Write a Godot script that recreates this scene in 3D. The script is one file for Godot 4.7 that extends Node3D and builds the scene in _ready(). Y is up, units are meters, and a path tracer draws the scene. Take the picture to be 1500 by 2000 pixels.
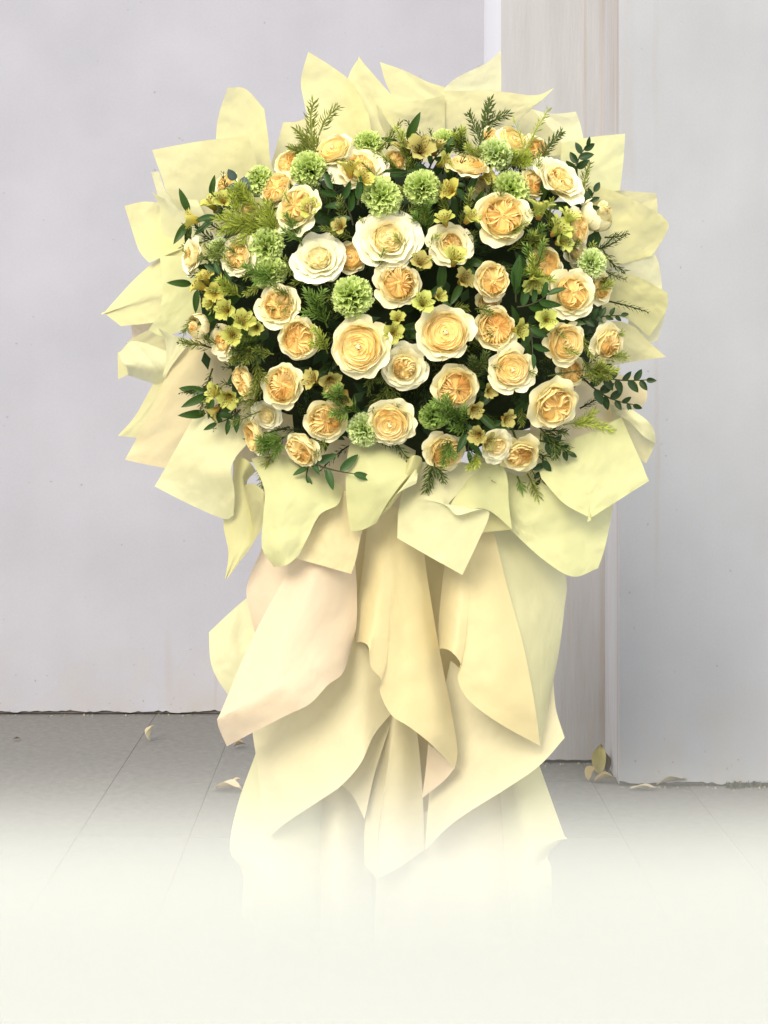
extends Node3D
# A stand of cream and apricot garden roses, green carnations and alstroemeria, wrapped in yellow paper, before a painted wall.

const D := 2.8        # metres from the lens to the plane z = 0
const F := 3111.0     # focal length in pixels of the 1500 x 2000 photograph
const EYE := 0.99
const VX := 720.0
const VY := 750.0

var M := {}
var taken := {}
var rng := RandomNumberGenerator.new()
var noise := FastNoiseLite.new()
var stand: Node3D


# ------------------------------------------------------------------ small helpers
func at(px: float, py: float, z: float) -> Vector3:
	var d := D - z
	return Vector3((px - VX) * d / F, EYE - (py - VY) * d / F, z)


func met(px: float, z: float) -> float:
	return px * (D - z) / F


func numbered(called: String) -> String:
	if not taken.has(called):
		taken[called] = 0
		return called
	taken[called] += 1
	return "%s_%03d" % [called, taken[called]]


func tag(o: Node, label: String, category := "", group := "", kind := "") -> void:
	if label: o.set_meta("label", label)
	if category: o.set_meta("category", category)
	if group: o.set_meta("group", group)
	if kind: o.set_meta("kind", kind)


func thing(called: String, label: String, category: String, where: Vector3, group := "") -> Node3D:
	var o := Node3D.new()
	o.name = numbered(called)
	add_child(o, true)
	o.position = where
	tag(o, label, category, group)
	return o


func put(called: String, mesh: Mesh, m: Material, parent: Node = self, kind := "") -> MeshInstance3D:
	var o := MeshInstance3D.new()
	o.name = numbered(called) if parent == self else called
	o.mesh = mesh
	o.material_override = m
	parent.add_child(o, true)
	if parent != self:
		var n := 0
		var s := called
		for c in parent.get_children():
			if c != o and (c.name == called or str(c.name).begins_with(called + "_")):
				n += 1
		if n: s = "%s_%03d" % [called, n]
		o.name = s
	if kind: o.set_meta("kind", kind)
	return o


class Buf:
	var p := PackedVector3Array()
	var n := PackedVector3Array()
	var c := PackedColorArray()
	var t := PackedVector2Array()
	var i := PackedInt32Array()

	# one patch of (nu+1) x (nv+1) points, rows along v
	func grid(pts: PackedVector3Array, cols: PackedColorArray, nu: int, nv: int, uvs := PackedVector2Array()) -> void:
		var first := p.size()
		var w := nu + 1
		for b in nv + 1:
			for a in w:
				var l := pts[b * w + maxi(a - 1, 0)]
				var r := pts[b * w + mini(a + 1, nu)]
				var u := pts[maxi(b - 1, 0) * w + a]
				var d := pts[mini(b + 1, nv) * w + a]
				var nn := (r - l).cross(d - u)
				if nn.length_squared() < 1e-16:
					nn = Vector3(0, 0, 1)
				n.append(-nn.normalized())
				t.append(uvs[b * w + a] if uvs.size() else Vector2(float(a) / nu, float(b) / nv))
		p.append_array(pts)
		c.append_array(cols)
		for b in nv:
			for a in nu:
				var q := first + b * w + a
				i.append_array(PackedInt32Array([q, q + 1, q + w, q + 1, q + w + 1, q + w]))

	func tri(a: Vector3, b: Vector3, d: Vector3, col: Color) -> void:
		var q := p.size()
		var nn := -(b - a).cross(d - a).normalized()
		for v in [a, b, d]:
			p.append(v)
			n.append(nn)
			c.append(col)
			t.append(Vector2.ZERO)
		i.append_array(PackedInt32Array([q, q + 1, q + 2]))

	# a round tapering tube through points
	func tube(pts: Array, r0: float, r1: float, col: Color, sides := 5) -> void:
		var v := PackedVector3Array()
		var cc := PackedColorArray()
		var m := pts.size()
		for b in m:
			var a0: Vector3 = pts[maxi(b - 1, 0)]
			var a1: Vector3 = pts[mini(b + 1, m - 1)]
			var dir := (a1 - a0).normalized()
			var x := dir.cross(Vector3(0.31, 0.9, 0.29)).normalized()
			var y := dir.cross(x)
			var r := lerpf(r0, r1, float(b) / (m - 1))
			for a in sides + 1:
				var g := TAU * a / sides
				v.append(pts[b] + (x * cos(g) + y * sin(g)) * r)
				cc.append(col)
		grid(v, cc, sides, m - 1)

	func mesh() -> ArrayMesh:
		var out := []
		out.resize(Mesh.ARRAY_MAX)
		out[Mesh.ARRAY_VERTEX] = p
		out[Mesh.ARRAY_NORMAL] = n
		out[Mesh.ARRAY_COLOR] = c
		out[Mesh.ARRAY_TEX_UV] = t
		out[Mesh.ARRAY_INDEX] = i
		var me := ArrayMesh.new()
		me.add_surface_from_arrays(Mesh.PRIMITIVE_TRIANGLES, out)
		return me


func lin(r: float, g: float, b: float) -> Color:
	return Color(r, g, b)


func mat(called: String, c: Color, rough := 0.7, through := 0.0, by_vertex := false) -> StandardMaterial3D:
	var m := StandardMaterial3D.new()
	m.resource_name = called
	m.albedo_color = c.linear_to_srgb()
	m.roughness = rough
	m.metallic_specular = 0.35
	m.cull_mode = BaseMaterial3D.CULL_DISABLED
	m.vertex_color_use_as_albedo = by_vertex
	if through > 0.0:
		m.backlight_enabled = true
		m.backlight = Color(through, through, through).linear_to_srgb()
	M[called] = m
	return m


func spline(pts: Array, t: float) -> Vector3:
	var m := pts.size()
	if m == 1:
		return pts[0]
	var x := clampf(t, 0.0, 1.0) * (m - 1)
	var k := mini(int(x), m - 2)
	var f := x - k
	var p1: Vector3 = pts[k]
	var p2: Vector3 = pts[k + 1]
	var p0: Vector3 = pts[k - 1] if k > 0 else p1 * 2.0 - p2
	var p3: Vector3 = pts[k + 2] if k + 2 < m else p2 * 2.0 - p1
	if p0.is_equal_approx(p1): p0 = p1 * 2.0 - p2   # a point given twice is a sharp corner
	if p3.is_equal_approx(p2): p3 = p2 * 2.0 - p1
	return p1.cubic_interpolate(p2, p0, p3, f)


# ------------------------------------------------------------------ setting
func _ready() -> void:
	rng.seed = 4711
	noise.seed = 12
	noise.frequency = 1.0
	# camera: level, the lens shifted down
	var cam := Camera3D.new()
	cam.name = "camera"
	cam.projection = Camera3D.PROJECTION_FRUSTUM
	cam.near = 0.05
	cam.far = 400.0
	cam.size = 0.05 * 2000.0 / F
	cam.frustum_offset = Vector2(0.05 * (750.0 - VX) / F, -0.05 * (1000.0 - VY) / F)
	add_child(cam)
	cam.position = Vector3(0, EYE, D)
	cam.current = true
	# overcast sky
	var sky := Sky.new()
	var sm := ProceduralSkyMaterial.new()
	sm.sky_top_color = Color(1.0, 1.0, 1.0)
	sm.sky_horizon_color = Color(0.80, 0.80, 0.80)
	sm.sky_curve = 0.2
	sm.ground_bottom_color = Color(0.55, 0.54, 0.52)
	sm.ground_horizon_color = Color(0.75, 0.75, 0.75)
	sm.sun_angle_max = 40.0
	sky.sky_material = sm
	var env := Environment.new()
	env.background_mode = Environment.BG_SKY
	env.sky = sky
	env.background_energy_multiplier = 0.88
	env.tonemap_mode = Environment.TONE_MAPPER_LINEAR
	env.tonemap_exposure = 2.16
	env.sdfgi_enabled = true
	env.ssao_enabled = true
	env.ssil_enabled = true
	var we := WorldEnvironment.new()
	we.name = "world"
	we.environment = env
	add_child(we)
	var sun := DirectionalLight3D.new()
	sun.name = "sun"
	sun.light_color = Color(1.0, 0.965, 0.91)
	sun.light_energy = 0.5
	sun.light_angular_distance = 32.0
	sun.shadow_enabled = true
	add_child(sun)
	sun.look_at_from_position(Vector3(-1.3, 2.3, 3.0), Vector3.ZERO)

	materials()
	floor_and_walls()
	flower_stand()
	collar()
	skirt()
	greenery()
	roses()
	carnations()
	alstroemerias()
	sprigs()
	leaf_sprigs()
	litter()
	mist()


func materials() -> void:
	mat("petal", Color(1, 1, 1), 0.55, 0.26, true)
	M.petal.subsurf_scatter_enabled = false
	mat("carnation", Color(1, 1, 1), 0.75, 0.3, true)
	mat("lily", Color(1, 1, 1), 0.5, 0.35, true)
	mat("leaf", Color(1, 1, 1), 0.38, 0.25, true)
	mat("needle", Color(1, 1, 1), 0.6, 0.3, true)
	mat("stem", lin(0.07, 0.11, 0.03), 0.6)
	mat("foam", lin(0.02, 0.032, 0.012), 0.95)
	mat("metal", lin(0.12, 0.12, 0.12), 0.45)
	M.metal.metallic = 0.7
	mat("dry_leaf", Color(1, 1, 1), 0.75, 0.3, true)
	mat("moss", Color(1, 1, 1), 0.95, 0.0, true)
	mat("dirt", lin(0.16, 0.14, 0.11), 0.95)
	mat("gap", lin(0.16, 0.145, 0.13), 0.95)
	# paper: fine crumple in the surface
	var fn := FastNoiseLite.new()
	fn.seed = 5
	fn.noise_type = FastNoiseLite.TYPE_CELLULAR
	fn.cellular_return_type = FastNoiseLite.RETURN_DISTANCE2_SUB
	fn.frequency = 0.011
	fn.fractal_octaves = 3
	fn.domain_warp_enabled = true
	fn.domain_warp_amplitude = 22.0
	fn.domain_warp_frequency = 0.012
	var nt := NoiseTexture2D.new()
	nt.width = 512
	nt.height = 512
	nt.seamless = true
	nt.noise = fn
	var papers := {"paper_yellow": lin(0.605, 0.575, 0.25), "paper_pale": lin(0.63, 0.615, 0.345), "paper_peach": lin(0.675, 0.545, 0.38), "paper_green": lin(0.585, 0.59, 0.28), "paper_sage": lin(0.575, 0.56, 0.315), "paper_straw": lin(0.545, 0.515, 0.24), "paper_cream": lin(0.65, 0.555, 0.29), "paper_ivory": lin(0.66, 0.60, 0.37)}
	for k in papers:
		var m := mat(k, papers[k], 0.5, 0.42)
		m.heightmap_enabled = true
		m.heightmap_texture = nt
		m.heightmap_scale = 0.07


func wall_texture(seed_: int, base: Color, streaks: Array, dirt_rows: float, pits: int, brush: float) -> ImageTexture:
	var w := 900
	var h := 900
	var im := Image.create(w, h, false, Image.FORMAT_RGB8)
	var a := FastNoiseLite.new()
	a.seed = seed_
	a.frequency = 0.006
	a.fractal_octaves = 4
	var b := FastNoiseLite.new()
	b.seed = seed_ + 1
	b.frequency = 0.35
	b.fractal_octaves = 2
	var col := PackedFloat32Array()
	var edge := PackedFloat32Array()
	for x in w:
		col.append(b.get_noise_2d(x * 0.9, 77.0) * 0.5 + a.get_noise_2d(x * 6.0, 9.0))
	for y in h:
		var low := smoothstep(1.0 - dirt_rows, 1.0, float(y) / h)
		for x in w:
			var k := 1.0 + 0.08 * a.get_noise_2d(x, y) + 0.035 * b.get_noise_2d(x, y) + brush * col[x] * (0.7 + 0.6 * a.get_noise_2d(x * 3.0, y * 0.6 + 300.0))
			var c := base * k
			var grime := low * clampf(0.35 + 0.9 * a.get_noise_2d(x * 2.2 + 500.0, y * 2.2), 0.0, 1.0)
			c = c.lerp(Color(0.42, 0.38, 0.33), grime * 0.5)
			for s in streaks:   # [x, half width, strength, from row, to row]
				var ox: float = absf(float(x) / w - s[0] - 0.004 * a.get_noise_2d(y * 1.7, s[0] * 900.0)) / s[1]
				if ox < 1.0:
					var fy := float(y) / h
					var g: float = s[2] * (1.0 - ox * ox) * smoothstep(s[3] - 0.08, s[3] + 0.02, fy) * (1.0 - smoothstep(s[4] - 0.1, s[4] + 0.05, fy)) * clampf(0.75 + 1.1 * a.get_noise_2d(x * 9.0 + 90.0, y * 1.1), 0.15, 1.3)
					c = c.lerp(Color(0.34, 0.23, 0.12), clampf(g, 0.0, 0.9))
			im.set_pixel(x, y, Color(c.r, c.g, c.b).linear_to_srgb())
	var r := RandomNumberGenerator.new()
	r.seed = seed_ * 7
	for k in pits:
		var x := r.randi_range(2, w - 6)
		var y := int(h * (1.0 - pow(r.randf(), 2.0) * 0.9)) - 4
		var g := r.randf_range(0.25, 0.75)
		var c := im.get_pixel(x, y).lerp(Color(0.4, 0.34, 0.28), g * 0.6)
		im.set_pixel(x, y, c)
		if r.randf() < 0.45: im.set_pixel(x + 1, y, c)
		if r.randf() < 0.3: im.set_pixel(x, y + 1, c)
	return ImageTexture.create_from_image(im)


# a wall: a plaster skin with a broken lower edge before a recessed core, and its two returns
func wall(called: String, label: String, x0: float, x1: float, zf: float, zb: float, top: float, m: Material, jag: float, side: Material) -> void:
	var o := thing(called, label, "wall", Vector3((x0 + x1) / 2, 0, zf))
	var mid := o.position
	var q := Buf.new()
	var nu := int((x1 - x0) / 0.012)
	var pts := PackedVector3Array()
	var cols := PackedColorArray()
	var uvs := PackedVector2Array()
	for r in [[0.0, 0.0], [0.5, 0.0], [0.985, 0.0], [1.0, 1.0]]:
		for k in nu + 1:
			var x := lerpf(x0, x1, float(k) / nu)
			var low := 0.006 + jag * (0.5 + noise.get_noise_2d(x * 9.0, zf * 5.0)) + jag * 0.6 * noise.get_noise_2d(x * 41.0, zf)
			var y: float = lerpf(top, 0.03, r[0] / 0.985) if r[1] == 0.0 else maxf(0.003, low)
			var z := zf + 0.0015 * noise.get_noise_2d(x * 3.0, y * 3.0) + (0.0 if r[1] == 0.0 else 0.002 * noise.get_noise_2d(x * 60.0, 3.0))
			pts.append(Vector3(x, y, z) - mid)
			cols.append(Color.WHITE)
			uvs.append(Vector2((x - x0) / (x1 - x0), 1.0 - y / top))
	q.grid(pts, cols, nu, 3, uvs)
	put("plaster_face", q.mesh(), m, o)
	for x in [x0, x1]:
		var e := Buf.new()
		pts = PackedVector3Array()
		cols = PackedColorArray()
		uvs = PackedVector2Array()
		var round_: float = 0.006 if x == x0 else -0.006
		for y in [top, 0.004]:
			for s in [[0.0, 0.0], [0.0, 0.006], [1.0, 0.0]]:
				var zz: float = lerpf(zf - s[1], zb, s[0])
				pts.append(Vector3(x + (round_ * 0.0 if s[1] > 0.0 or s[0] > 0.0 else 0.0), y, zz) - mid)
				cols.append(Color.WHITE)
				uvs.append(Vector2(s[0], 1.0 - y / top))
		e.grid(pts, cols, 2, 1, uvs)
		put("return_face", e.mesh(), side, o)
	var core := BoxMesh.new()
	core.size = Vector3(x1 - x0 - 0.004, top - 0.02, zf - zb - 0.009)
	var c := put("core", core, M.gap, o)
	c.position = Vector3(0, top / 2 - 0.008, -0.009 - core.size.z / 2)


func floor_and_walls() -> void:
	# ground below everything, out to the horizon
	var g := PlaneMesh.new()
	g.size = Vector2(400, 400)
	mat("ground", lin(0.19, 0.186, 0.18), 0.9)
	var go := put("ground", g, M.ground)
	go.position = Vector3(0, -0.0019, 0)
	tag(go, "grey paved ground reaching away from the wall", "ground", "", "structure")
	# stone paving: every slab a piece of the floor
	var fl := Node3D.new()
	fl.name = "paving"
	add_child(fl)
	tag(fl, "grey stone paving of narrow slabs in front of the wall", "paving", "", "structure")
	var gn := FastNoiseLite.new()
	gn.seed = 3
	gn.frequency = 0.02
	gn.fractal_octaves = 6
	gn.fractal_gain = 0.86
	var ramp := Gradient.new()
	ramp.set_color(0, Color(0.80, 0.79, 0.77))
	ramp.set_color(1, Color(1.0, 1.0, 1.0))
	var gt := NoiseTexture2D.new()
	gt.width = 1024
	gt.height = 1024
	gt.seamless = true
	gt.noise = gn
	gt.color_ramp = ramp
	var slabs := []
	for k in 4:
		var tone: float = [0.20, 0.195, 0.206, 0.198][k]
		var m := mat("slab_%d" % k, lin(tone, tone * 0.985, tone * 0.965), 0.85)
		m.albedo_texture = gt
		m.uv1_triplanar = true
		m.uv1_world_triplanar = true
		m.uv1_scale = Vector3(1.7, 1.7, 1.7)
		m.uv1_offset = Vector3(k * 0.3, 0.0, k * 0.21)
		m.heightmap_enabled = true
		m.heightmap_texture = gt
		m.heightmap_scale = 0.12
		slabs.append(m)
	var rows := [2.35, 1.86, 1.38, 0.90, 0.42, -0.07, -0.68, -1.17, -1.51, -2.05]
	var columns := [-2.9, -2.35, -1.75, -1.18, -0.6376, -0.392, 0.08, 0.556, 0.787, 1.26, 1.75, 2.35, 2.9]
	var shapes := {}
	var r := RandomNumberGenerator.new()
	r.seed = 91
	for b in rows.size() - 1:
		var long: float = rows[b] - rows[b + 1] - 0.001
		for a in columns.size() - 1:
			var wide: float = columns[a + 1] - columns[a] - 0.001
			var key := "%.4f %.4f" % [wide, long]
			if not shapes.has(key):
				shapes[key] = slab_shape(wide, long)
			var s := put("slab", shapes[key], slabs[r.randi() % slabs.size()], fl)
			s.position = Vector3((columns[a] + columns[a + 1]) / 2, r.randf_range(-0.0006, 0.0), (rows[b] + rows[b + 1]) / 2)
			s.rotation = Vector3(r.randf_range(-0.001, 0.001), 0, r.randf_range(-0.001, 0.001))
	# walls
	mat("wall_edge", lin(0.70, 0.71, 0.78), 0.8)
	var wl := mat("wall_left", Color(1, 1, 1), 0.85)
	wl.albedo_texture = wall_texture(21, Color(0.402, 0.408, 0.462), [[0.7066, 0.0022, 0.6, 0.968, 0.985], [0.655, 0.006, 0.25, 0.955, 0.975]], 0.12, 260, 0.012)
	var wm := mat("wall_middle", Color(1, 1, 1), 0.85)
	# streak x is a share of the pier's width
	wm.albedo_texture = wall_texture(33, Color(0.43, 0.43, 0.45), [[0.81, 0.016, 0.34, -1.0, 0.4], [0.985, 0.05, 0.24, -1.0, 2.0], [0.655, 0.022, 0.28, 0.46, 0.9], [0.72, 0.012, 0.12, 0.5, 0.8]], 0.28, 220, 0.006)
	var we := mat("wall_edge_streaked", Color(1, 1, 1), 0.8)
	we.albedo_texture = wall_texture(52, Color(0.55, 0.55, 0.58), [[0.35, 0.5, 0.36, -1.0, 0.42], [0.08, 0.08, 0.4, -1.0, 2.0]], 0.2, 30, 0.02)
	var wr := mat("wall_right", Color(1, 1, 1), 0.85)
	wr.albedo_texture = wall_texture(45, Color(0.395, 0.412, 0.448), [[0.045, 0.004, 0.16, -1.0, 0.8], [0.01, 0.01, 0.12, -1.0, 0.5]], 0.12, 170, 0.015)
	var rn := NoiseTexture2D.new()
	rn.width = 512
	rn.height = 512
	rn.seamless = true
	var rf := FastNoiseLite.new()
	rf.frequency = 0.05
	rf.fractal_octaves = 5
	rn.noise = rf
	for m in [wl, wm, wr]:
		m.heightmap_enabled = true
		m.heightmap_texture = rn
		m.heightmap_scale = 0.05
	wall("painted_wall", "long lavender grey painted wall with a crumbling foot, left of the stand", -2.4, 0.3455, -1.97, -2.4, 2.6, wl, 0.0065, M.wall_edge)
	wall("stained_pier", "narrow rust streaked grey wall pier behind the right side of the stand", 0.3455, 0.617, -1.36, -1.974, 2.6, wm, 0.005, M.wall_edge)
	wall("side_wall", "plain grey wall face at the right, nearest the camera", 0.617, 2.6, -1.12, -1.364, 2.6, wr, 0.008, we)


func slab_shape(w: float, l: float) -> ArrayMesh:
	var q := Buf.new()
	var pts := PackedVector3Array()
	var cols := PackedColorArray()
	var e := 0.0009
	for z in [[-l / 2, -0.011], [-l / 2, -e], [-l / 2 + e, 0.0], [l / 2 - e, 0.0], [l / 2, -e], [l / 2, -0.011]]:
		for x in [[-w / 2, -0.011], [-w / 2, -e], [-w / 2 + e, 0.0], [w / 2 - e, 0.0], [w / 2, -e], [w / 2, -0.011]]:
			pts.append(Vector3(x[0], minf(x[1], z[1]), z[0]))
			cols.append(Color.WHITE)
	q.grid(pts, cols, 5, 5)
	for k in q.n.size():
		if pts[k].y == 0.0: q.n[k] = Vector3.UP
	return q.mesh()


# ------------------------------------------------------------------ the stand and its paper
func flower_stand() -> void:
	stand = thing("flower_stand", "tall flower stand wrapped in pale yellow paper, with a broad collar and a tiered skirt", "flower stand", Vector3(0.05, 0, -0.03))
	var b := Buf.new()
	b.tube([Vector3(0, 0.05, 0), Vector3(0, 0.5, 0), Vector3(0, 1.0, 0)], 0.012, 0.012, Color.WHITE, 10)
	put("pole", b.mesh(), M.metal, stand)
	for k in 3:
		var g := TAU * k / 3 + 0.5
		var l := Buf.new()
		l.tube([Vector3(0, 0.42, 0), Vector3(cos(g) * 0.07, 0.22, sin(g) * 0.07), Vector3(cos(g) * 0.17, 0.008, sin(g) * 0.17)], 0.008, 0.008, Color.WHITE, 8)
		put("leg", l.mesh(), M.metal, stand)
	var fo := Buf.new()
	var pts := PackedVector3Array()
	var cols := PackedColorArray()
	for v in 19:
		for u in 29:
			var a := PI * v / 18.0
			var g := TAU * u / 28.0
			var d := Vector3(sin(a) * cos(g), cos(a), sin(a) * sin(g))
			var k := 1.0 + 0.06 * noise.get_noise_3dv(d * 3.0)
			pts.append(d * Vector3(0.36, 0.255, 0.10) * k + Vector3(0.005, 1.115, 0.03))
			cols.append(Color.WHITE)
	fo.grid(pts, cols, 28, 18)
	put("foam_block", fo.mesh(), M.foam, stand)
	# the plain inner wrap of the skirt
	var iw := Buf.new()
	pts = PackedVector3Array()
	cols = PackedColorArray()
	for v in 13:
		var y := lerpf(0.02, 0.8, v / 12.0)
		var rx := lerpf(0.25, 0.17, v / 12.0)
		for u in 49:
			var g := TAU * u / 48.0
			var k := 1.0 + 0.06 * sin(g * 7.0 + v * 0.2)
			pts.append(Vector3(cos(g) * rx * k + 0.005, y, sin(g) * rx * 0.14 * k + 0.03))
			cols.append(Color.WHITE)
	iw.grid(pts, cols, 48, 12)
	put("inner_wrap", iw.mesh(), M.paper_cream, stand)


# one sheet of paper: its upper and lower edge from left to right, and points between them on the left and right edge (pixel, pixel, cm)
func sheet(called: String, m: String, top: Array, low: Array, left: Array = [], right: Array = [], crumple := 0.5, n := 26) -> void:
	var le := [top[0]]
	le.append_array(left)
	le.append(low[0])
	var ri := [top[-1]]
	ri.append_array(right)
	ri.append(low[-1])
	var pts := PackedVector3Array()
	var cols := PackedColorArray()
	var uvs := PackedVector2Array()
	var off := rng.randf() * 50.0
	var back: Vector3 = stand.position
	# two or three folds pressed into the paper
	var folds := []
	for k in rng.randi_range(2, 3):
		var g := rng.randf() * TAU
		folds.append([Vector2(rng.randf_range(0.2, 0.8), rng.randf_range(0.2, 0.8)), Vector2(cos(g), sin(g)), rng.randf_range(-1.6, 1.6) * (0.3 if called == "skirt_sheet" else 1.0), rng.randf_range(0.12, 0.4)])
	for b in n + 1:
		var v := float(b) / n
		var l := spline(le, v)
		var r := spline(ri, v)
		for a in n + 1:
			var u := float(a) / n
			var s := spline(top, u) * (1.0 - v) + spline(low, u) * v + l * (1.0 - u) + r * u
			s -= (top[0] as Vector3) * ((1.0 - u) * (1.0 - v)) + (top[-1] as Vector3) * (u * (1.0 - v)) + (low[0] as Vector3) * ((1.0 - u) * v) + (low[-1] as Vector3) * (u * v)
			var k := Vector2(s.x, s.y) / 100.0
			var c := noise.get_noise_2d(k.x * 1.3 + off, k.y * 1.3) * 1.1 + (0.25 - absf(noise.get_noise_2d(k.x * 2.6 - off, k.y * 2.6))) * 0.35 + noise.get_noise_2d(k.x * 7.0, k.y * 7.0 + off) * 0.05
			for f in folds:
				var dd: float = absf((Vector2(u, v) - f[0]).dot(f[1]))
				c += f[2] * maxf(0.0, 1.0 - dd / f[3]) * 0.8
			pts.append(at(s.x, s.y, (s.z + c * crumple * 0.55) / 100.0) - back)
			cols.append(Color.WHITE)
			uvs.append(k * 0.27 + Vector2(off, off * 0.7))
	var q := Buf.new()
	q.grid(pts, cols, n, n, uvs)
	put(called, q.mesh(), M[m], stand)


func v3(a: float, b: float, c: float) -> Vector3:
	return Vector3(a, b, c)


func collar() -> void:
	var w := "collar_sheet"
	# ---- upper left
	sheet(w, "paper_yellow", [v3(445, 171, -5), v3(480, 174, -4), v3(516, 213, -2)], [v3(420, 400, -5), v3(560, 400, -2)], [v3(428, 222, -8), v3(422, 270, -9)], [v3(524, 270, -1), v3(530, 320, -1)], 0.8)
	sheet(w, "paper_straw", [v3(297, 293, -1), v3(390, 276, 0), v3(486, 265, 1)], [v3(410, 460, -1), v3(540, 430, 1)], [v3(316, 345, 0), v3(334, 388, 0)], [v3(500, 315, 1), v3(515, 370, 1)], 0.6)
	sheet(w, "paper_pale", [v3(295, 336, -4), v3(310, 335, -4)], [v3(320, 480, -6), v3(450, 460, -5)], [v3(312, 400, -5)], [v3(332, 385, -4), v3(395, 420, -3)], 0.6)
	sheet(w, "paper_pale", [v3(296, 374, -4), v3(325, 388, -1), v3(385, 390, 1)], [v3(330, 520, -3), v3(450, 520, 0)], [v3(312, 405, -4), v3(316, 450, -4)], [v3(400, 420, 2)], 0.8)
	sheet(w, "paper_yellow", [v3(243, 402, -6), v3(280, 394, -6), v3(314, 396, -6)], [v3(291, 513, -2), v3(345, 490, -1), v3(430, 460, -1)], [v3(258, 450, -6), v3(272, 490, -4)], [v3(330, 420, -6)], 0.9)
	# ---- left
	sheet(w, "paper_yellow", [v3(290, 520, -5), v3(335, 490, -2), v3(420, 470, 0)], [v3(236, 637, -3), v3(300, 630, -1), v3(420, 610, 0)], [v3(255, 553, -6), v3(203, 611, -5), v3(203, 611, -5)], [v3(430, 540, 1)], 1.0)
	sheet(w, "paper_green", [v3(312, 500, 0), v3(400, 500, 2)], [v3(290, 645, 2), v3(330, 655, 2), v3(430, 610, 2)], [v3(318, 560, 1), v3(310, 610, 2)], [v3(430, 560, 2)], 0.6)
	sheet(w, "paper_peach", [v3(253, 629, -6), v3(270, 632, -6), v3(306, 627, -6)], [v3(255, 672, -6), v3(330, 665, -5)], [v3(258, 650, -6)], [v3(325, 645, -5)], 0.4)
	sheet(w, "paper_straw", [v3(248, 668, -4), v3(290, 645, -2), v3(330, 640, -1)], [v3(255, 690, -4), v3(330, 690, -2)], [], [v3(335, 665, -2)], 0.4)
	sheet(w, "paper_pale", [v3(232, 690, -4), v3(262, 666, -1), v3(325, 685, 1)], [v3(250, 733, -4), v3(299, 749, -2), v3(340, 760, 0)], [v3(238, 705, -2), v3(247, 715, -1)], [v3(334, 720, 2)], 0.7)
	sheet(w, "paper_yellow", [v3(230, 688, -6), v3(252, 680, -3)], [v3(231, 741, -6), v3(251, 731, -3)], [v3(230, 715, -6)], [v3(250, 705, -3)], 0.2, 12)
	sheet(w, "paper_pale", [v3(309, 641, 3), v3(340, 655, 5), v3(380, 664, 4)], [v3(318, 735, 3), v3(322, 738, 3)], [v3(322, 665, 2), v3(325, 700, 2)], [v3(362, 680, 5), v3(335, 715, 4)], 0.3)
	sheet(w, "paper_straw", [v3(330, 690, -1), v3(365, 668, 1)], [v3(230, 851, -3), v3(272, 856, -2)], [v3(300, 747, -2), v3(264, 812, -3)], [v3(330, 750, 0), v3(295, 810, -1)], 0.5)
	sheet(w, "paper_cream", [v3(368, 668, 3), v3(395, 660, 5), v3(460, 715, 4)], [v3(244, 898, 0), v3(310, 912, 1), v3(430, 930, 3)], [v3(335, 715, 3), v3(280, 830, 1), v3(262, 865, 0)], [v3(460, 820, 5)], 0.9)
	# ---- lower left
	sheet(w, "paper_pale", [v3(380, 811, 7), v3(430, 815, 9), v3(520, 835, 9)], [v3(302, 950, 6), v3(370, 985, 8), v3(436, 1013, 9), v3(456, 1007, 10)], [v3(350, 865, 7), v3(322, 915, 6)], [v3(480, 870, 11), v3(452, 910, 13), v3(458, 960, 12)], 0.7)
	sheet(w, "paper_yellow", [v3(456, 900, 7), v3(470, 893, 10), v3(488, 903, 11), v3(500, 920, 9)], [v3(440, 1130, 8), v3(443, 1131, 8)], [v3(452, 950, 7), v3(436, 1016, 7), v3(446, 1080, 8)], [v3(482, 945, 8), v3(500, 990, 9), v3(496, 1055, 9), v3(470, 1095, 9)], 0.5)
	sheet(w, "paper_straw", [v3(478, 948, 10), v3(492, 944, 13), v3(512, 956, 14), v3(520, 972, 13)], [v3(484, 1075, 8), v3(508, 1040, 10)], [v3(482, 985, 9), v3(486, 1030, 8)], [v3(519, 995, 13), v3(514, 1020, 11)], 0.3)
	sheet(w, "paper_green", [v3(490, 895, 9), v3(560, 890, 11), v3(672, 950, 10)], [v3(535, 1108, 15), v3(560, 1103, 17), v3(583, 1086, 17)], [v3(516, 955, 13), v3(514, 1010, 14), v3(512, 1070, 15)], [v3(660, 985, 14), v3(625, 1005, 16), v3(600, 1052, 17)], 0.9)
	sheet(w, "paper_cream", [v3(640, 985, 10), v3(680, 960, 11), v3(712, 1025, 12)], [v3(579, 1091, 14.5), v3(630, 1105, 15), v3(686, 1121, 14.5)], [v3(600, 1050, 13)], [v3(704, 1050, 13), v3(696, 1090, 14)], 0.7)
	sheet(w, "paper_cream", [v3(560, 860, 5), v3(700, 850, 6)], [v3(590, 965, 8), v3(700, 985, 9)], [], [], 0.6)
	sheet(w, "paper_cream", [v3(440, 770, 3), v3(570, 800, 5)], [v3(460, 900, 5), v3(580, 910, 7)], [], [], 0.6)
	# ---- lower middle
	sheet(w, "paper_green", [v3(690, 838, 11), v3(750, 850, 13), v3(812, 880, 13)], [v3(685, 1038, 15), v3(710, 1034, 16), v3(735, 1022, 16)], [v3(680, 880, 13), v3(675, 930, 15), v3(678, 990, 15)], [v3(806, 915, 17), v3(776, 955, 18), v3(752, 990, 17)], 0.5)
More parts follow.
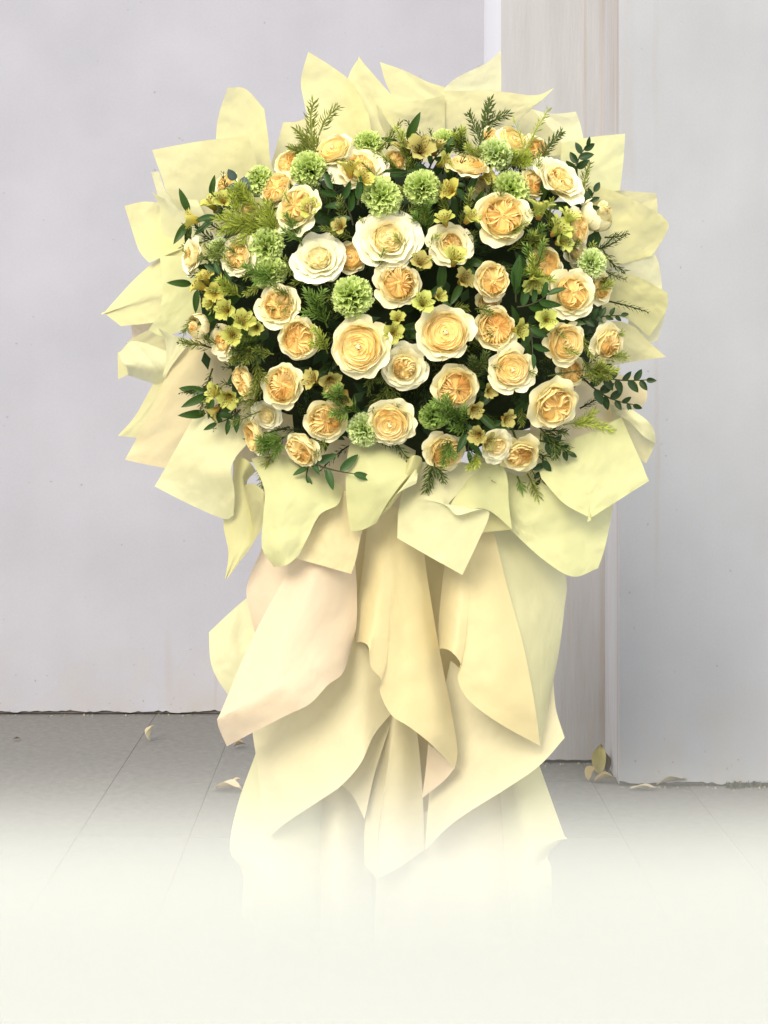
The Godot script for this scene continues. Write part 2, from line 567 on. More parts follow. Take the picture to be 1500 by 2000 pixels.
	sheet(w, "paper_yellow", [v3(790, 905, 14), v3(806, 890, 18), v3(822, 893, 17), v3(826, 908, 15)], [v3(742, 1008, 15), v3(752, 1000, 15), v3(760, 994, 15)], [v3(770, 955, 15)], [v3(815, 930, 16), v3(790, 955, 15)], 0.2)
	sheet(w, "paper_pale", [v3(806, 922, 15), v3(812, 915, 17), v3(816, 925, 17)], [v3(754, 996, 16), v3(775, 965, 18), v3(813, 944, 18)], [v3(785, 955, 16)], [v3(815, 935, 18)], 0.15, 14)
	sheet(w, "paper_pale", [v3(800, 905, 10), v3(860, 900, 12), v3(915, 905, 12), v3(940, 920, 12)], [v3(776, 1051, 15), v3(835, 1085, 18), v3(903, 1123, 19)], [v3(788, 950, 12), v3(778, 1000, 14)], [v3(905, 955, 14), v3(876, 985, 17), v3(892, 1006, 20), v3(935, 996, 20), v3(956, 1004, 19), v3(932, 1062, 19)], 0.5, 34)
	sheet(w, "paper_straw", [v3(884, 1000, 11), v3(900, 1001, 14), v3(930, 992, 15)], [v3(940, 1045, 13), v3(945, 1040, 13), v3(1000, 1034, 11)], [v3(905, 1015, 12)], [v3(985, 990, 11)], 0.3)
	sheet(w, "paper_green", [v3(880, 985, 16), v3(905, 930, 12), v3(935, 885, 11), v3(972, 895, 12)], [v3(900, 1002, 17), v3(930, 993, 17), v3(960, 1000, 14), v3(1000, 1034, 13)], [v3(878, 996, 17)], [v3(990, 930, 12), v3(994, 985, 12)], 0.5, 30)
	# ---- lower right
	sheet(w, "paper_green", [v3(985, 920, 7), v3(1050, 940, 8), v3(1198, 985, 6)], [v3(997, 1035, 9), v3(1060, 1092, 11), v3(1118, 1126, 11), v3(1168, 1110, 9)], [v3(990, 980, 9)], [v3(1190, 1030, 7), v3(1180, 1075, 8)], 1.0)
	sheet(w, "paper_green", [v3(1040, 850, 7), v3(1120, 855, 9), v3(1214, 815, 6)], [v3(1057, 934, 11), v3(1100, 982, 13), v3(1153, 1012, 13), v3(1153, 1012, 13), v3(1268, 939, 9)], [v3(1045, 890, 9)], [v3(1238, 870, 7), v3(1254, 905, 8), v3(1262, 927, 9)], 1.2)
	sheet(w, "paper_straw", [v3(1190, 790, 3), v3(1215, 795, 4)], [v3(1225, 880, 3), v3(1262, 905, 4)], [v3(1205, 840, 4)], [v3(1262, 835, 5), v3(1280, 862, 5)], 0.5)
	sheet(w, "paper_pale", [v3(1200, 805, 5), v3(1220, 800, 7), v3(1235, 800, 7)], [v3(1222, 815, 6), v3(1255, 850, 8), v3(1280, 866, 6)], [v3(1208, 812, 6)], [v3(1265, 822, 8), v3(1278, 842, 7)], 0.3, 16)
	sheet(w, "paper_cream", [v3(1170, 730, 1), v3(1230, 735, 1), v3(1260, 744, 1)], [v3(1180, 830, 2), v3(1232, 797, 2)], [], [v3(1264, 775, 2), v3(1252, 795, 2)], 0.5)
	sheet(w, "paper_cream", [v3(1060, 640, 1), v3(1190, 690, 1)], [v3(1020, 960, 5), v3(1190, 880, 3)], [], [v3(1215, 780, 2)], 0.6)
	sheet(w, "paper_yellow", [v3(940, 840, 4), v3(1080, 840, 3)], [v3(960, 1000, 7), v3(1080, 990, 6)], [], [], 0.6)
	# ---- right
	sheet(w, "paper_straw", [v3(1150, 630, 1), v3(1210, 628, 2), v3(1242, 640, 1)], [v3(1160, 720, 1), v3(1233, 707, 1), v3(1301, 697, 0)], [], [v3(1268, 668, 0), v3(1288, 686, 0)], 0.6)
	sheet(w, "paper_pale", [v3(1230, 560, -5), v3(1290, 560, -5)], [v3(1225, 690, -3), v3(1284, 664, -4)], [], [v3(1302, 600, -5)], 0.5)
	sheet(w, "paper_yellow", [v3(1150, 525, 1), v3(1210, 533, 3), v3(1250, 542, 2), v3(1304, 572, -2)], [v3(1150, 640, 0), v3(1215, 620, 1), v3(1268, 657, -2)], [], [v3(1303, 600, -2), v3(1290, 625, -2)], 1.0)
	sheet(w, "paper_pale", [v3(1150, 500, -1), v3(1200, 516, -1), v3(1240, 500, -1), v3(1277, 493, -3)], [v3(1150, 600, -2), v3(1293, 575, -4)], [], [v3(1286, 513, -3), v3(1292, 550, -4)], 0.8)
	sheet(w, "paper_yellow", [v3(1140, 362, -1), v3(1190, 370, 1), v3(1250, 397, 1), v3(1292, 420, -2)], [v3(1140, 540, -1), v3(1200, 520, 0), v3(1272, 500, -2)], [], [v3(1306, 441, -3), v3(1290, 475, -3)], 0.9)
	sheet(w, "paper_straw", [v3(1150, 365, -5), v3(1225, 373, -5), v3(1281, 377, -6)], [v3(1150, 470, -5), v3(1284, 440, -6)], [], [v3(1284, 400, -6)], 0.6)
	sheet(w, "paper_green", [v3(1097, 279, -3), v3(1160, 267, -3), v3(1221, 261, -3)], [v3(1090, 390, -2), v3(1165, 378, -2), v3(1211, 372, -3)], [], [v3(1218, 310, -3)], 0.6)
	sheet(w, "paper_pale", [v3(1036, 213, -6), v3(1080, 222, -6), v3(1125, 218, -7)], [v3(1080, 330, -5), v3(1145, 300, -6)], [v3(1060, 245, -6)], [v3(1134, 245, -7)], 0.4)
	sheet(w, "paper_straw", [v3(1015, 232, -4), v3(1038, 212, -4)], [v3(980, 320, -3), v3(1110, 300, -4)], [v3(1010, 270, -4)], [v3(1065, 240, -4), v3(1090, 270, -4)], 0.4)
	# ---- top
	sheet(w, "paper_straw", [v3(868, 177, -2), v3(925, 177, 0), v3(980, 179, 2), v3(1045, 186, 3), v3(1082, 172, 4)], [v3(868, 300, -2), v3(930, 300, 0), v3(1010, 238, 2), v3(1042, 209, 3)], [v3(866, 230, -2)], [v3(1062, 192, 4)], 0.7)
	sheet(w, "paper_pale", [v3(868, 172, -6), v3(893, 151, -5), v3(948, 124, -5), v3(978, 99, -6)], [v3(868, 215, -6), v3(978, 210, -6)], [], [v3(979, 150, -6)], 0.5)
	sheet(w, "paper_yellow", [v3(742, 121, -6), v3(793, 139, -5), v3(833, 159, -4), v3(868, 170, -4)], [v3(768, 215, -5), v3(866, 220, -4)], [v3(752, 158, -6), v3(765, 188, -6)], [v3(868, 190, -4)], 0.4)
	sheet(w, "paper_straw", [v3(745, 190, -1), v3(778, 198, 0), v3(825, 195, 0), v3(869, 186, -1)], [v3(770, 310, 1), v3(869, 320, 0)], [v3(748, 225, 0), v3(762, 265, 1)], [v3(869, 240, -1)], 0.7)
	sheet(w, "paper_yellow", [v3(735, 205, 1), v3(740, 207, 1.4)], [v3(760, 275, 0), v3(784, 268, 2)], [v3(742, 240, 0)], [v3(756, 236, 2)], 0.2, 14)
	sheet(w, "paper_yellow", [v3(703, 110, -6), v3(706, 118, -5), v3(770, 192, -4)], [v3(660, 320, -3), v3(790, 310, -3)], [v3(682, 146, -6), v3(672, 200, -5)], [v3(768, 240, -3)], 0.9)
	sheet(w, "paper_yellow", [v3(602, 101, -6), v3(648, 130, -5), v3(690, 165, -3), v3(720, 225, -1)], [v3(620, 330, -3), v3(735, 320, -1)], [v3(588, 155, -7), v3(594, 200, -6), v3(608, 260, -4)], [v3(730, 280, 0)], 0.9)
	sheet(w, "paper_yellow", [v3(553, 239, -8), v3(585, 236, -8), v3(620, 215, -8)], [v3(520, 350, -7), v3(640, 330, -7)], [v3(540, 285, -8), v3(530, 320, -8)], [v3(640, 270, -7)], 0.6)


func skirt() -> void:
	var w := "skirt_sheet"
	# backing behind the recesses of the upper tier
	sheet(w, "paper_cream", [v3(640, 1070, -3), v3(780, 1040, -3)], [v3(640, 1330, 3), v3(770, 1350, 3)], [], [], 0.4, 14)
	sheet(w, "paper_cream", [v3(790, 1040, -3), v3(950, 1040, -3)], [v3(835, 1390, 4), v3(960, 1400, 4)], [], [], 0.4, 14)
	# upper tier
	sheet(w, "paper_pale", [v3(408, 1235, 3), v3(445, 1200, 3), v3(482, 1168, 2), v3(560, 1110, 4)], [v3(447, 1360, 6), v3(530, 1340, 8)], [v3(411, 1290, 5), v3(424, 1325, 6)], [v3(545, 1220, 6)], 0.6)
	sheet(w, "paper_peach", [v3(512, 1070, 5), v3(600, 1080, 10)], [v3(501, 1246, 8), v3(506, 1240, 13)], [v3(482, 1146, 4), v3(490, 1205, 6)], [v3(545, 1165, 12)], 0.4)
	sheet(w, "paper_peach", [v3(583, 1080, 10), v3(640, 1070, 12), v3(692, 1085, 9)], [v3(443, 1458, 18), v3(491, 1432, 19.5), v3(560, 1397, 20.5), v3(606, 1374, 20), v3(640, 1338, 18.5), v3(670, 1314, 16), v3(687, 1262, 12)], [v3(500, 1232, 15), v3(434, 1384, 19), v3(425, 1412, 19.5)], [v3(697, 1150, 9), v3(696, 1222, 11)], 0.6)
	sheet(w, "paper_cream", [v3(720, 1000, 6), v3(770, 990, 9), v3(826, 1030, 7)], [v3(694, 1256, 8), v3(706, 1254, 14), v3(720, 1264, 17.5), v3(724, 1302, 19), v3(744, 1326, 18.5), v3(742, 1352, 18.5), v3(764, 1396, 19), v3(800, 1420, 19.5), v3(845, 1456, 19), v3(888, 1502, 15)], [v3(708, 1110, 5), v3(697, 1190, 6)], [v3(832, 1110, 8), v3(859, 1273, 11), v3(880, 1380, 14), v3(893, 1462, 15)], 0.5, 36)
	sheet(w, "paper_cream", [v3(880, 1040, 6), v3(925, 1030, 9), v3(965, 1040, 9)], [v3(852, 1268, 8), v3(868, 1267, 15), v3(884, 1275, 18), v3(900, 1298, 18), v3(894, 1325, 18), v3(914, 1366, 19), v3(974, 1412, 20), v3(1055, 1457, 18)], [v3(866, 1121, 7), v3(858, 1200, 8)], [v3(992, 1150, 12), v3(1022, 1260, 16), v3(1045, 1380, 18)], 0.5, 34)
	sheet(w, "paper_sage", [v3(955, 1020, 6), v3(1070, 1040, 2)], [v3(1055, 1460, 17), v3(1079, 1338, 9)], [v3(990, 1150, 11), v3(1022, 1262, 15), v3(1045, 1382, 17)], [v3(1105, 1128, 2), v3(1102, 1190, 4), v3(1092, 1272, 7)], 0.6)
	# middle tier
	sheet(w, "paper_ivory", [v3(490, 1400, 7), v3(600, 1320, 8), v3(690, 1245, 8), v3(715, 1260, 9)], [v3(524, 1636, 14), v3(560, 1606, 16), v3(633, 1558, 18), v3(669, 1532, 18), v3(705, 1490, 17), v3(730, 1436, 14), v3(763, 1395, 10)], [v3(495, 1445, 8), v3(502, 1490, 10), v3(513, 1595, 13)], [v3(748, 1330, 9)], 0.6, 30)
	sheet(w, "paper_ivory", [v3(742, 1385, 5), v3(775, 1380, 8)], [v3(668, 1534, 10), v3(690, 1556, 12), v3(712, 1600, 13)], [v3(708, 1470, 8)], [v3(735, 1500, 11)], 0.3, 16)
	sheet(w, "paper_ivory", [v3(752, 1370, 6), v3(775, 1365, 9), v3(806, 1380, 6)], [v3(712, 1690, 12), v3(736, 1716, 15), v3(736, 1716, 15), v3(780, 1694, 15), v3(829, 1660, 11)], [v3(738, 1490, 8), v3(713, 1610, 11)], [v3(818, 1460, 7), v3(826, 1560, 8)], 0.4)
	sheet(w, "paper_peach", [v3(836, 1452, 12), v3(888, 1500, 15.5)], [v3(824, 1560, 11), v3(832, 1553, 11.5)], [v3(832, 1500, 11)], [v3(868, 1524, 14)], 0.3, 14)
	sheet(w, "paper_ivory", [v3(880, 1290, 8), v3(960, 1350, 10), v3(1080, 1320, 7)], [v3(830, 1660, 13), v3(892, 1602, 17), v3(994, 1537, 19), v3(1055, 1494, 17), v3(1103, 1441, 12)], [v3(850, 1440, 7), v3(838, 1557, 9)], [v3(1086, 1385, 9)], 0.7, 30)
	# lower tier
	sheet(w, "paper_pale", [v3(500, 1470, 5), v3(560, 1520, 9), v3(640, 1540, 6)], [v3(470, 1790, 12), v3(520, 1820, 18), v3(590, 1810, 17), v3(640, 1830, 10)], [v3(464, 1572, 6), v3(449, 1660, 9), v3(474, 1704, 11)], [v3(640, 1680, 8)], 0.6)
	sheet(w, "paper_ivory", [v3(625, 1535, 6), v3(660, 1520, 9), v3(720, 1560, 5)], [v3(610, 1840, 10), v3(650, 1850, 19), v3(690, 1845, 17), v3(730, 1840, 10)], [v3(620, 1680, 8)], [v3(725, 1700, 7)], 0.5)
	sheet(w, "paper_ivory", [v3(740, 1600, 6), v3(850, 1580, 7), v3(990, 1520, 6)], [v3(730, 1845, 11), v3(800, 1850, 18), v3(860, 1840, 14), v3(930, 1850, 19), v3(1000, 1840, 12)], [v3(735, 1720, 8)], [v3(1010, 1680, 8)], 0.6)
	sheet(w, "paper_pale", [v3(975, 1530, 7), v3(1000, 1510, 9), v3(1050, 1485, 6)], [v3(1000, 1830, 12), v3(1040, 1840, 17), v3(1078, 1800, 12)], [v3(985, 1660, 9)], [v3(1080, 1570, 8), v3(1104, 1636, 9), v3(1104, 1636, 9), v3(1070, 1670, 10), v3(1077, 1700, 11)], 0.4, 30)


# ------------------------------------------------------------------ flowers
func dome(px: float, py: float) -> float:
	var a := (px - 790.0) / 480.0
	var b := (py - 600.0) / 385.0
	return 0.04 + 0.16 * sqrt(maxf(0.0, 1.0 - 0.9 * (a * a + b * b)))


func facing(px: float, py: float, yaw: float, pitch: float, roll: float, size: float) -> Basis:
	var a := clampf((px - 790.0) / 480.0, -1.0, 1.0) * 0.62 + yaw
	var b := clampf((600.0 - py) / 385.0, -1.0, 1.0) * 0.55 + pitch
	return (Basis(Vector3.UP, a) * Basis(Vector3.RIGHT, -b) * Basis(Vector3.BACK, roll)).scaled_local(Vector3.ONE * size)


# a petal of a flower whose axis is +z. f0, f1: lean from the axis at the base and at the tip (degrees)
func petal(q: Buf, az: float, r0: float, z0: float, lng: float, wid: float, f0: float, f1: float, cup: float, wrap: float, ruf: float, sd: float, cb: Color, ct: Color, nu := 8, nv := 7, curl := 0.0) -> void:
	var rt := PackedFloat32Array([r0])
	var zt := PackedFloat32Array([z0])
	var ft := PackedFloat32Array([deg_to_rad(f0)])
	var m := 20
	for k in m:
		var s := (k + 0.5) / m
		var f := deg_to_rad(lerpf(f0, f1, pow(s, 1.25)) + curl * smoothstep(0.72, 1.0, s))
		rt.append(rt[-1] + sin(f) * lng / m)
		zt.append(zt[-1] + cos(f) * lng / m)
		ft.append(f)
	var pts := PackedVector3Array()
	var cols := PackedColorArray()
	var dir := Vector3(cos(az), sin(az), 0)
	var tan_ := Vector3(-sin(az), cos(az), 0)
	for b in nv + 1:
		var v := float(b) / nv
		for a in nu + 1:
			var u := -1.0 + 2.0 * a / nu
			var ve := v * (1.0 - 0.20 * u * u - 0.06 * u * u * u * u) * (1.0 - 0.05 * exp(-u * u * 12.0)) * (1.0 + 0.025 * sin(u * 6.0 + sd * 3.0))
			var k := clampf(ve, 0.0, 1.0) * m
			var k0 := mini(int(k), m - 1)
			var fr := k - k0
			var r := lerpf(rt[k0], rt[k0 + 1], fr)
			var z := lerpf(zt[k0], zt[k0 + 1], fr)
			var f := lerpf(ft[k0], ft[k0 + 1], fr)
			var x := u * wid * (0.32 + 0.68 * sin(minf(1.0, ve * 1.2) * PI / 2.0))
			var h := cup * x * x / wid + ruf * ve * ve * (sin(u * 4.2 + sd) + 0.6 * sin(u * 8.3 + sd * 2.1) * absf(u))
			var rr := r - cos(f) * h
			var zz := z + sin(f) * h
			var g := clampf(x / maxf(rr, 0.1), -2.4, 2.4) * wrap
			var p := dir.rotated(Vector3.BACK, g) * rr + tan_ * (x * (1.0 - wrap)) + Vector3(0, 0, zz)
			pts.append(p)
			var t := smoothstep(0.15, 0.85, ve)
			cols.append(cb.lerp(ct, t))
	q.grid(pts, cols, nu, nv)


func mixed(a: Color, b: Color, t: float) -> Color:
	return a.lerp(b, t)


const CREAM := Color(0.92, 0.85, 0.50)
const WHITE_PETAL := Color(0.93, 0.91, 0.70)
const BUTTER := Color(0.94, 0.80, 0.38)
const APRICOT := Color(0.95, 0.66, 0.22)
const APRICOT_PALE := Color(0.95, 0.74, 0.30)
const DEEP := Color(0.95, 0.52, 0.14)


# the folded heart of a quartered rose
func heart_quartered(q: Buf, rc: float, r: RandomNumberGenerator, c_deep: Color, c_tip: Color) -> void:
	var nq := r.randi_range(3, 6)
	var swirl := r.randf_range(-0.22, 0.22)
	var one_way := r.randf() < 0.65
	var turn := r.randf() * TAU
	var rim := c_tip.lerp(Color(0.95, 0.86, 0.60), 0.5)
	var from := q.p.size()
	for s in nq:
		var az := turn + TAU * s / nq + r.randf_range(-0.4, 0.4)
		var half := PI / nq
		var n := r.randi_range(6, 7)
		for k in n:
			var o := -1.0 + 2.0 * (k + 0.5) / n
			var sg := (1.0 if swirl > 0.0 else -1.0) if one_way else (1.0 if o > 0.0 else -1.0)
			var pts := PackedVector3Array()
			var cols := PackedColorArray()
			var bend := r.randf_range(-0.08, 0.08) + o * 0.08 + swirl
			var hi := r.randf_range(-0.045, 0.045)
			var far := rc * r.randf_range(0.85, 1.02)
			var near := rc * (0.05 + 0.16 * (1.0 - absf(o)) + r.randf_range(0.0, 0.1))
			var lean := r.randf_range(0.05, 0.10)
			for b in 5:
				var v := b / 4.0
				for a in 8:
					var t := a / 7.0
					var rad := lerpf(near, far, t)
					var g := az + o * half * (0.5 + 0.45 * t) + bend * sin(t * PI) * 2.0
					var side := -sg * lean * v * (0.4 + 0.6 * sin(t * PI)) + 0.022 * sin(t * 8.0 + k * 2.0 + s) * v
					var top := 0.07 + 0.09 * sin(pow(t, 0.75) * PI * 0.85) + hi + 0.010 * sin(t * 8.0 + k * 1.7) - 0.05 * absf(o)
					var p := Vector3(cos(g), sin(g), 0) * rad + Vector3(-sin(g), cos(g), 0) * side
					p.z = lerpf(top - 0.11, top, v)
					pts.append(p)
					cols.append(c_deep.lerp(c_tip, smoothstep(0.1, 0.75, v) * (0.6 + 0.4 * t)).lerp(rim, 0.55 * float(b == 4)))
			q.grid(pts, cols, 7, 4)
		# the petals folded round the outside of each quarter
		petal(q, az, rc * 0.62, -0.30, 0.42, rc * 0.70, 34, -16, 0.2, 0.85, 0.025, r.randf() * 9.0, c_tip, rim, 8, 4, 0.35)
		petal(q, az + half * 0.8, rc * 0.72, -0.30, 0.38, rc * 0.60, 34, -2, 0.2, 0.85, 0.03, r.randf() * 9.0, c_tip, rim, 8, 4, 0.35)
	for k in 5:
		petal(q, turn + k * 1.3 + r.randf_range(-0.3, 0.3), rc * 0.03, -0.12, r.randf_range(0.17, 0.25), rc * r.randf_range(0.16, 0.26), 12, r.randf_range(-30, 60), 0.3, 0.6, 0.03, r.randf() * 9.0, c_deep.lerp(c_tip, 0.3), c_tip, 6, 3, 0.3)
	disc(q, rc * 0.95, -0.10, 0.03, c_deep, c_tip)
	disc(q, rc * 0.13, 0.02, 0.075, c_deep.lerp(c_tip, 0.4), c_tip)
	var off := Vector3(r.randf_range(-0.05, 0.05), r.randf_range(-0.05, 0.05), 0)
	var oval := r.randf_range(0.86, 1.08)
	for k in range(from, q.p.size()):
		q.p[k] = Vector3(q.p[k].x * oval, q.p[k].y / oval, q.p[k].z) + off


func disc(q: Buf, rad: float, z: float, middle: float, col: Color, tip: Color) -> void:
	var pts := PackedVector3Array()
	var cols := PackedColorArray()
	for b in 5:
		for a in 15:
			var g := TAU * a / 14
			pts.append(Vector3(cos(g), sin(g), 0) * rad * b / 4.0 + Vector3(0, 0, lerpf(middle, z, pow(b / 4.0, 1.5)) + 0.02 * sin(a * 2.7) * float(b % 2)))
			cols.append(col.lerp(tip, 0.3 * float(a % 2)))
	q.grid(pts, cols, 14, 4)


# the whirled heart of a rose with rings of narrow petals
func heart_whirled(q: Buf, rc: float, r: RandomNumberGenerator, c_deep: Color, c_tip: Color, lift := 0.0) -> void:
	var n := 25
	var turn := r.randf() * TAU
	var rim := c_tip.lerp(Color(0.95, 0.86, 0.60), 0.55)
	var sq := r.randf_range(0.62, 0.9)
	var from := q.p.size()
	for k in n:
		var t := float(k) / (n - 1)
		var rad := rc * (0.05 + 1.06 * pow(t, 0.8))
		var az := turn + k * 2.3 + r.randf_range(-0.3, 0.3)
		var low := c_deep.lerp(c_tip, 0.45 + 0.45 * t)
		petal(q, az, rad * 0.82, -0.26, 0.30 + 0.05 * (1.0 - t) + r.randf_range(-0.03, 0.03), rad * r.randf_range(0.8, 1.25) + 0.03, 16 + 10 * t, 12 + 16 * t, 0.0, 1.0, 0.015 + 0.025 * t, r.randf() * 9.0, low, rim.lerp(c_tip, 0.4 * (1.0 - t)), 9, 4, 0.55)
	for k in range(from, q.p.size()):   # the whirl is a little oval, as they are
		var p := q.p[k]
		p = p.rotated(Vector3.BACK, turn)
		q.n[k] = q.n[k].rotated(Vector3.BACK, turn)
		p.y *= lerpf(1.0, sq, clampf(1.0 - p.length() / rc, 0.0, 1.0))
		q.p[k] = p
	for k in 4:
		petal(q, turn + k * 1.7, 0.004, -0.10, 0.27, rc * 0.22, 52, -80, 0.1, 0.5, 0.01, r.randf() * 9.0, c_deep.lerp(c_tip, 0.5), rim, 6, 5, 0.0)
	disc(q, rc * 1.1, -0.12, 0.0, c_deep, c_tip)
	for k in range(from, q.p.size()):
		q.p[k].z += 0.05 + lift


func rose(label: String, px: float, py: float, size: float, kind: String, warm := 0.5, dz := 0.0, yaw := 0.0, pitch := 0.0, shown_heart := 0.55) -> void:
	var z := dome(px, py) + dz / 100.0
	var o := thing("rose", label, "rose", at(px, py, z), "garden roses in the arrangement")
	var r := RandomNumberGenerator.new()
	r.seed = int(px * 131 + py * 17)
	o.basis = facing(px, py, yaw + r.randf_range(-0.24, 0.24), pitch + r.randf_range(-0.2, 0.24), r.randf() * TAU, met(size, z))
	var outer := WHITE_PETAL.lerp(CREAM, clampf(warm * 0.95, 0.0, 0.8))
	var inner := CREAM.lerp(BUTTER, clampf(warm * 1.1, 0.0, 1.0))
	var tip := CREAM.lerp(BUTTER, smoothstep(0.0, 0.3, warm)).lerp(APRICOT_PALE, warm * 0.8)
	var deep := BUTTER.lerp(APRICOT, smoothstep(0.0, 0.45, warm)).lerp(DEEP, clampf(warm - 0.4, 0.0, 0.6))
	var rc := minf(0.80, shown_heart * 1.27)
	var q: Buf
	if kind == "b":
		rc = 0.42
		var hb := Buf.new()
		heart_quartered(hb, 0.36, r, deep, tip)
		for k in hb.p.size():
			hb.p[k].z += 0.42
		put("heart", hb.mesh(), M.petal, o, "stuff")
		for k in 9:
			q = Buf.new()
			var sz := 1.0 if k < 5 else 0.9
			petal(q, k * 2.4 + r.randf() * 0.3, 0.12, -0.85, 1.62 * sz + (0.12 if k >= 5 else 0.0), 0.72 * sz, 82, -42 - 8 * int(k > 4), 0.0, 0.8, 0.02, r.randf() * 9.0, inner, inner.lerp(outer, 0.5), 9, 9)
			put("petal", q.mesh(), M.petal, o)
		rose_stem(o, 0.9)
		return
	var loose := kind == "c" or kind == "w"
	# rings of outer petals
	var n3 := 5 if kind != "w" else 7
	for k in n3:
		q = Buf.new()
		petal(q, TAU * k / n3 + r.randf_range(-0.2, 0.2), 0.1, -0.62, r.randf_range(0.95, 1.2), r.randf_range(0.5, 0.66), 42, 88 + r.randf_range(-14, 16), 0.14, 0.12, 0.07, r.randf() * 9.0, inner.lerp(outer, 0.45), outer, 11, 9, r.randf_range(0.2, 0.9))
		put("petal", q.mesh(), M.petal, o)
	var n2 := 5 if not loose else 6
	for k in n2:
		q = Buf.new()
		petal(q, TAU * (k + 0.5) / n2 + r.randf_range(-0.25, 0.25), 0.12, -0.58, r.randf_range(0.88, 1.02), r.randf_range(0.46, 0.56), 38, 64 + r.randf_range(-12, 16), 0.2, 0.3, 0.06, r.randf() * 9.0, inner.lerp(outer, 0.2), inner.lerp(outer, 0.85), 10, 8, r.randf_range(0.1, 0.8))
		put("petal", q.mesh(), M.petal, o)
	if loose:
		for k in 4:
			q = Buf.new()
			petal(q, k * 1.7 + r.randf(), 0.12, -0.52, r.randf_range(0.72, 0.86), r.randf_range(0.42, 0.5), 34, 48 + r.randf_range(-8, 12), 0.3, 0.4, 0.04, r.randf() * 9.0, inner, inner.lerp(outer, 0.7), 8, 6, 0.4)
			put("petal", q.mesh(), M.petal, o)
		rc = minf(rc, 0.46)
	# two rings of cupped petals round the heart
	for k in (7 if not loose else 0):
		q = Buf.new()
		petal(q, TAU * k / 7 + r.randf_range(-0.2, 0.2), rc * 0.3, -0.56, 0.60 + rc * 0.42 + r.randf_range(-0.05, 0.05), rc * r.randf_range(0.62, 0.8), 58, 8 + r.randf_range(-10, 18), 0.16, 0.6, 0.05, r.randf() * 9.0, inner.lerp(tip, 0.3), inner.lerp(outer, 0.5), 9, 7, r.randf_range(0.3, 0.9))
		put("petal", q.mesh(), M.petal, o)
	var n1 := 6
	for k in n1:
		q = Buf.new()
		var f0 := 55.0 if loose else 48.0
		petal(q, TAU * k / n1 + r.randf_range(-0.2, 0.2), rc * 0.35, -0.52, 0.62 + rc * 0.25 + r.randf_range(-0.05, 0.05), rc * r.randf_range(0.75, 0.95), f0, -26 if loose else -8 + r.randf_range(-6, 8), 0.12, 0.75, 0.025, r.randf() * 9.0, inner.lerp(deep, 0.25), tip.lerp(inner, 0.55), 8, 6, 0.5 if not loose else 0.05)
		put("petal", q.mesh(), M.petal, o)
	var h := Buf.new()
	if kind == "s" or kind == "w":
		heart_whirled(h, rc * 0.92, r, deep, tip.lerp(inner, 0.15), 0.0 if loose else maxf(0.0, 0.76 - rc) * 0.75)
	else:
		heart_quartered(h, rc * 0.95, r, deep, tip.lerp(inner, 0.1))
	put("heart", h.mesh(), M.petal, o, "stuff")
	rose_stem(o, 0.6)


func rose_stem(o: Node3D, from: float) -> void:
	var q := Buf.new()
	q.tube([Vector3(0, 0, -from), Vector3(0.03, 0.02, -from - 0.5), Vector3(0, 0, -from - 1.6)], 0.07, 0.05, Color.WHITE, 6)
	put("stem", q.mesh(), M.stem, o)


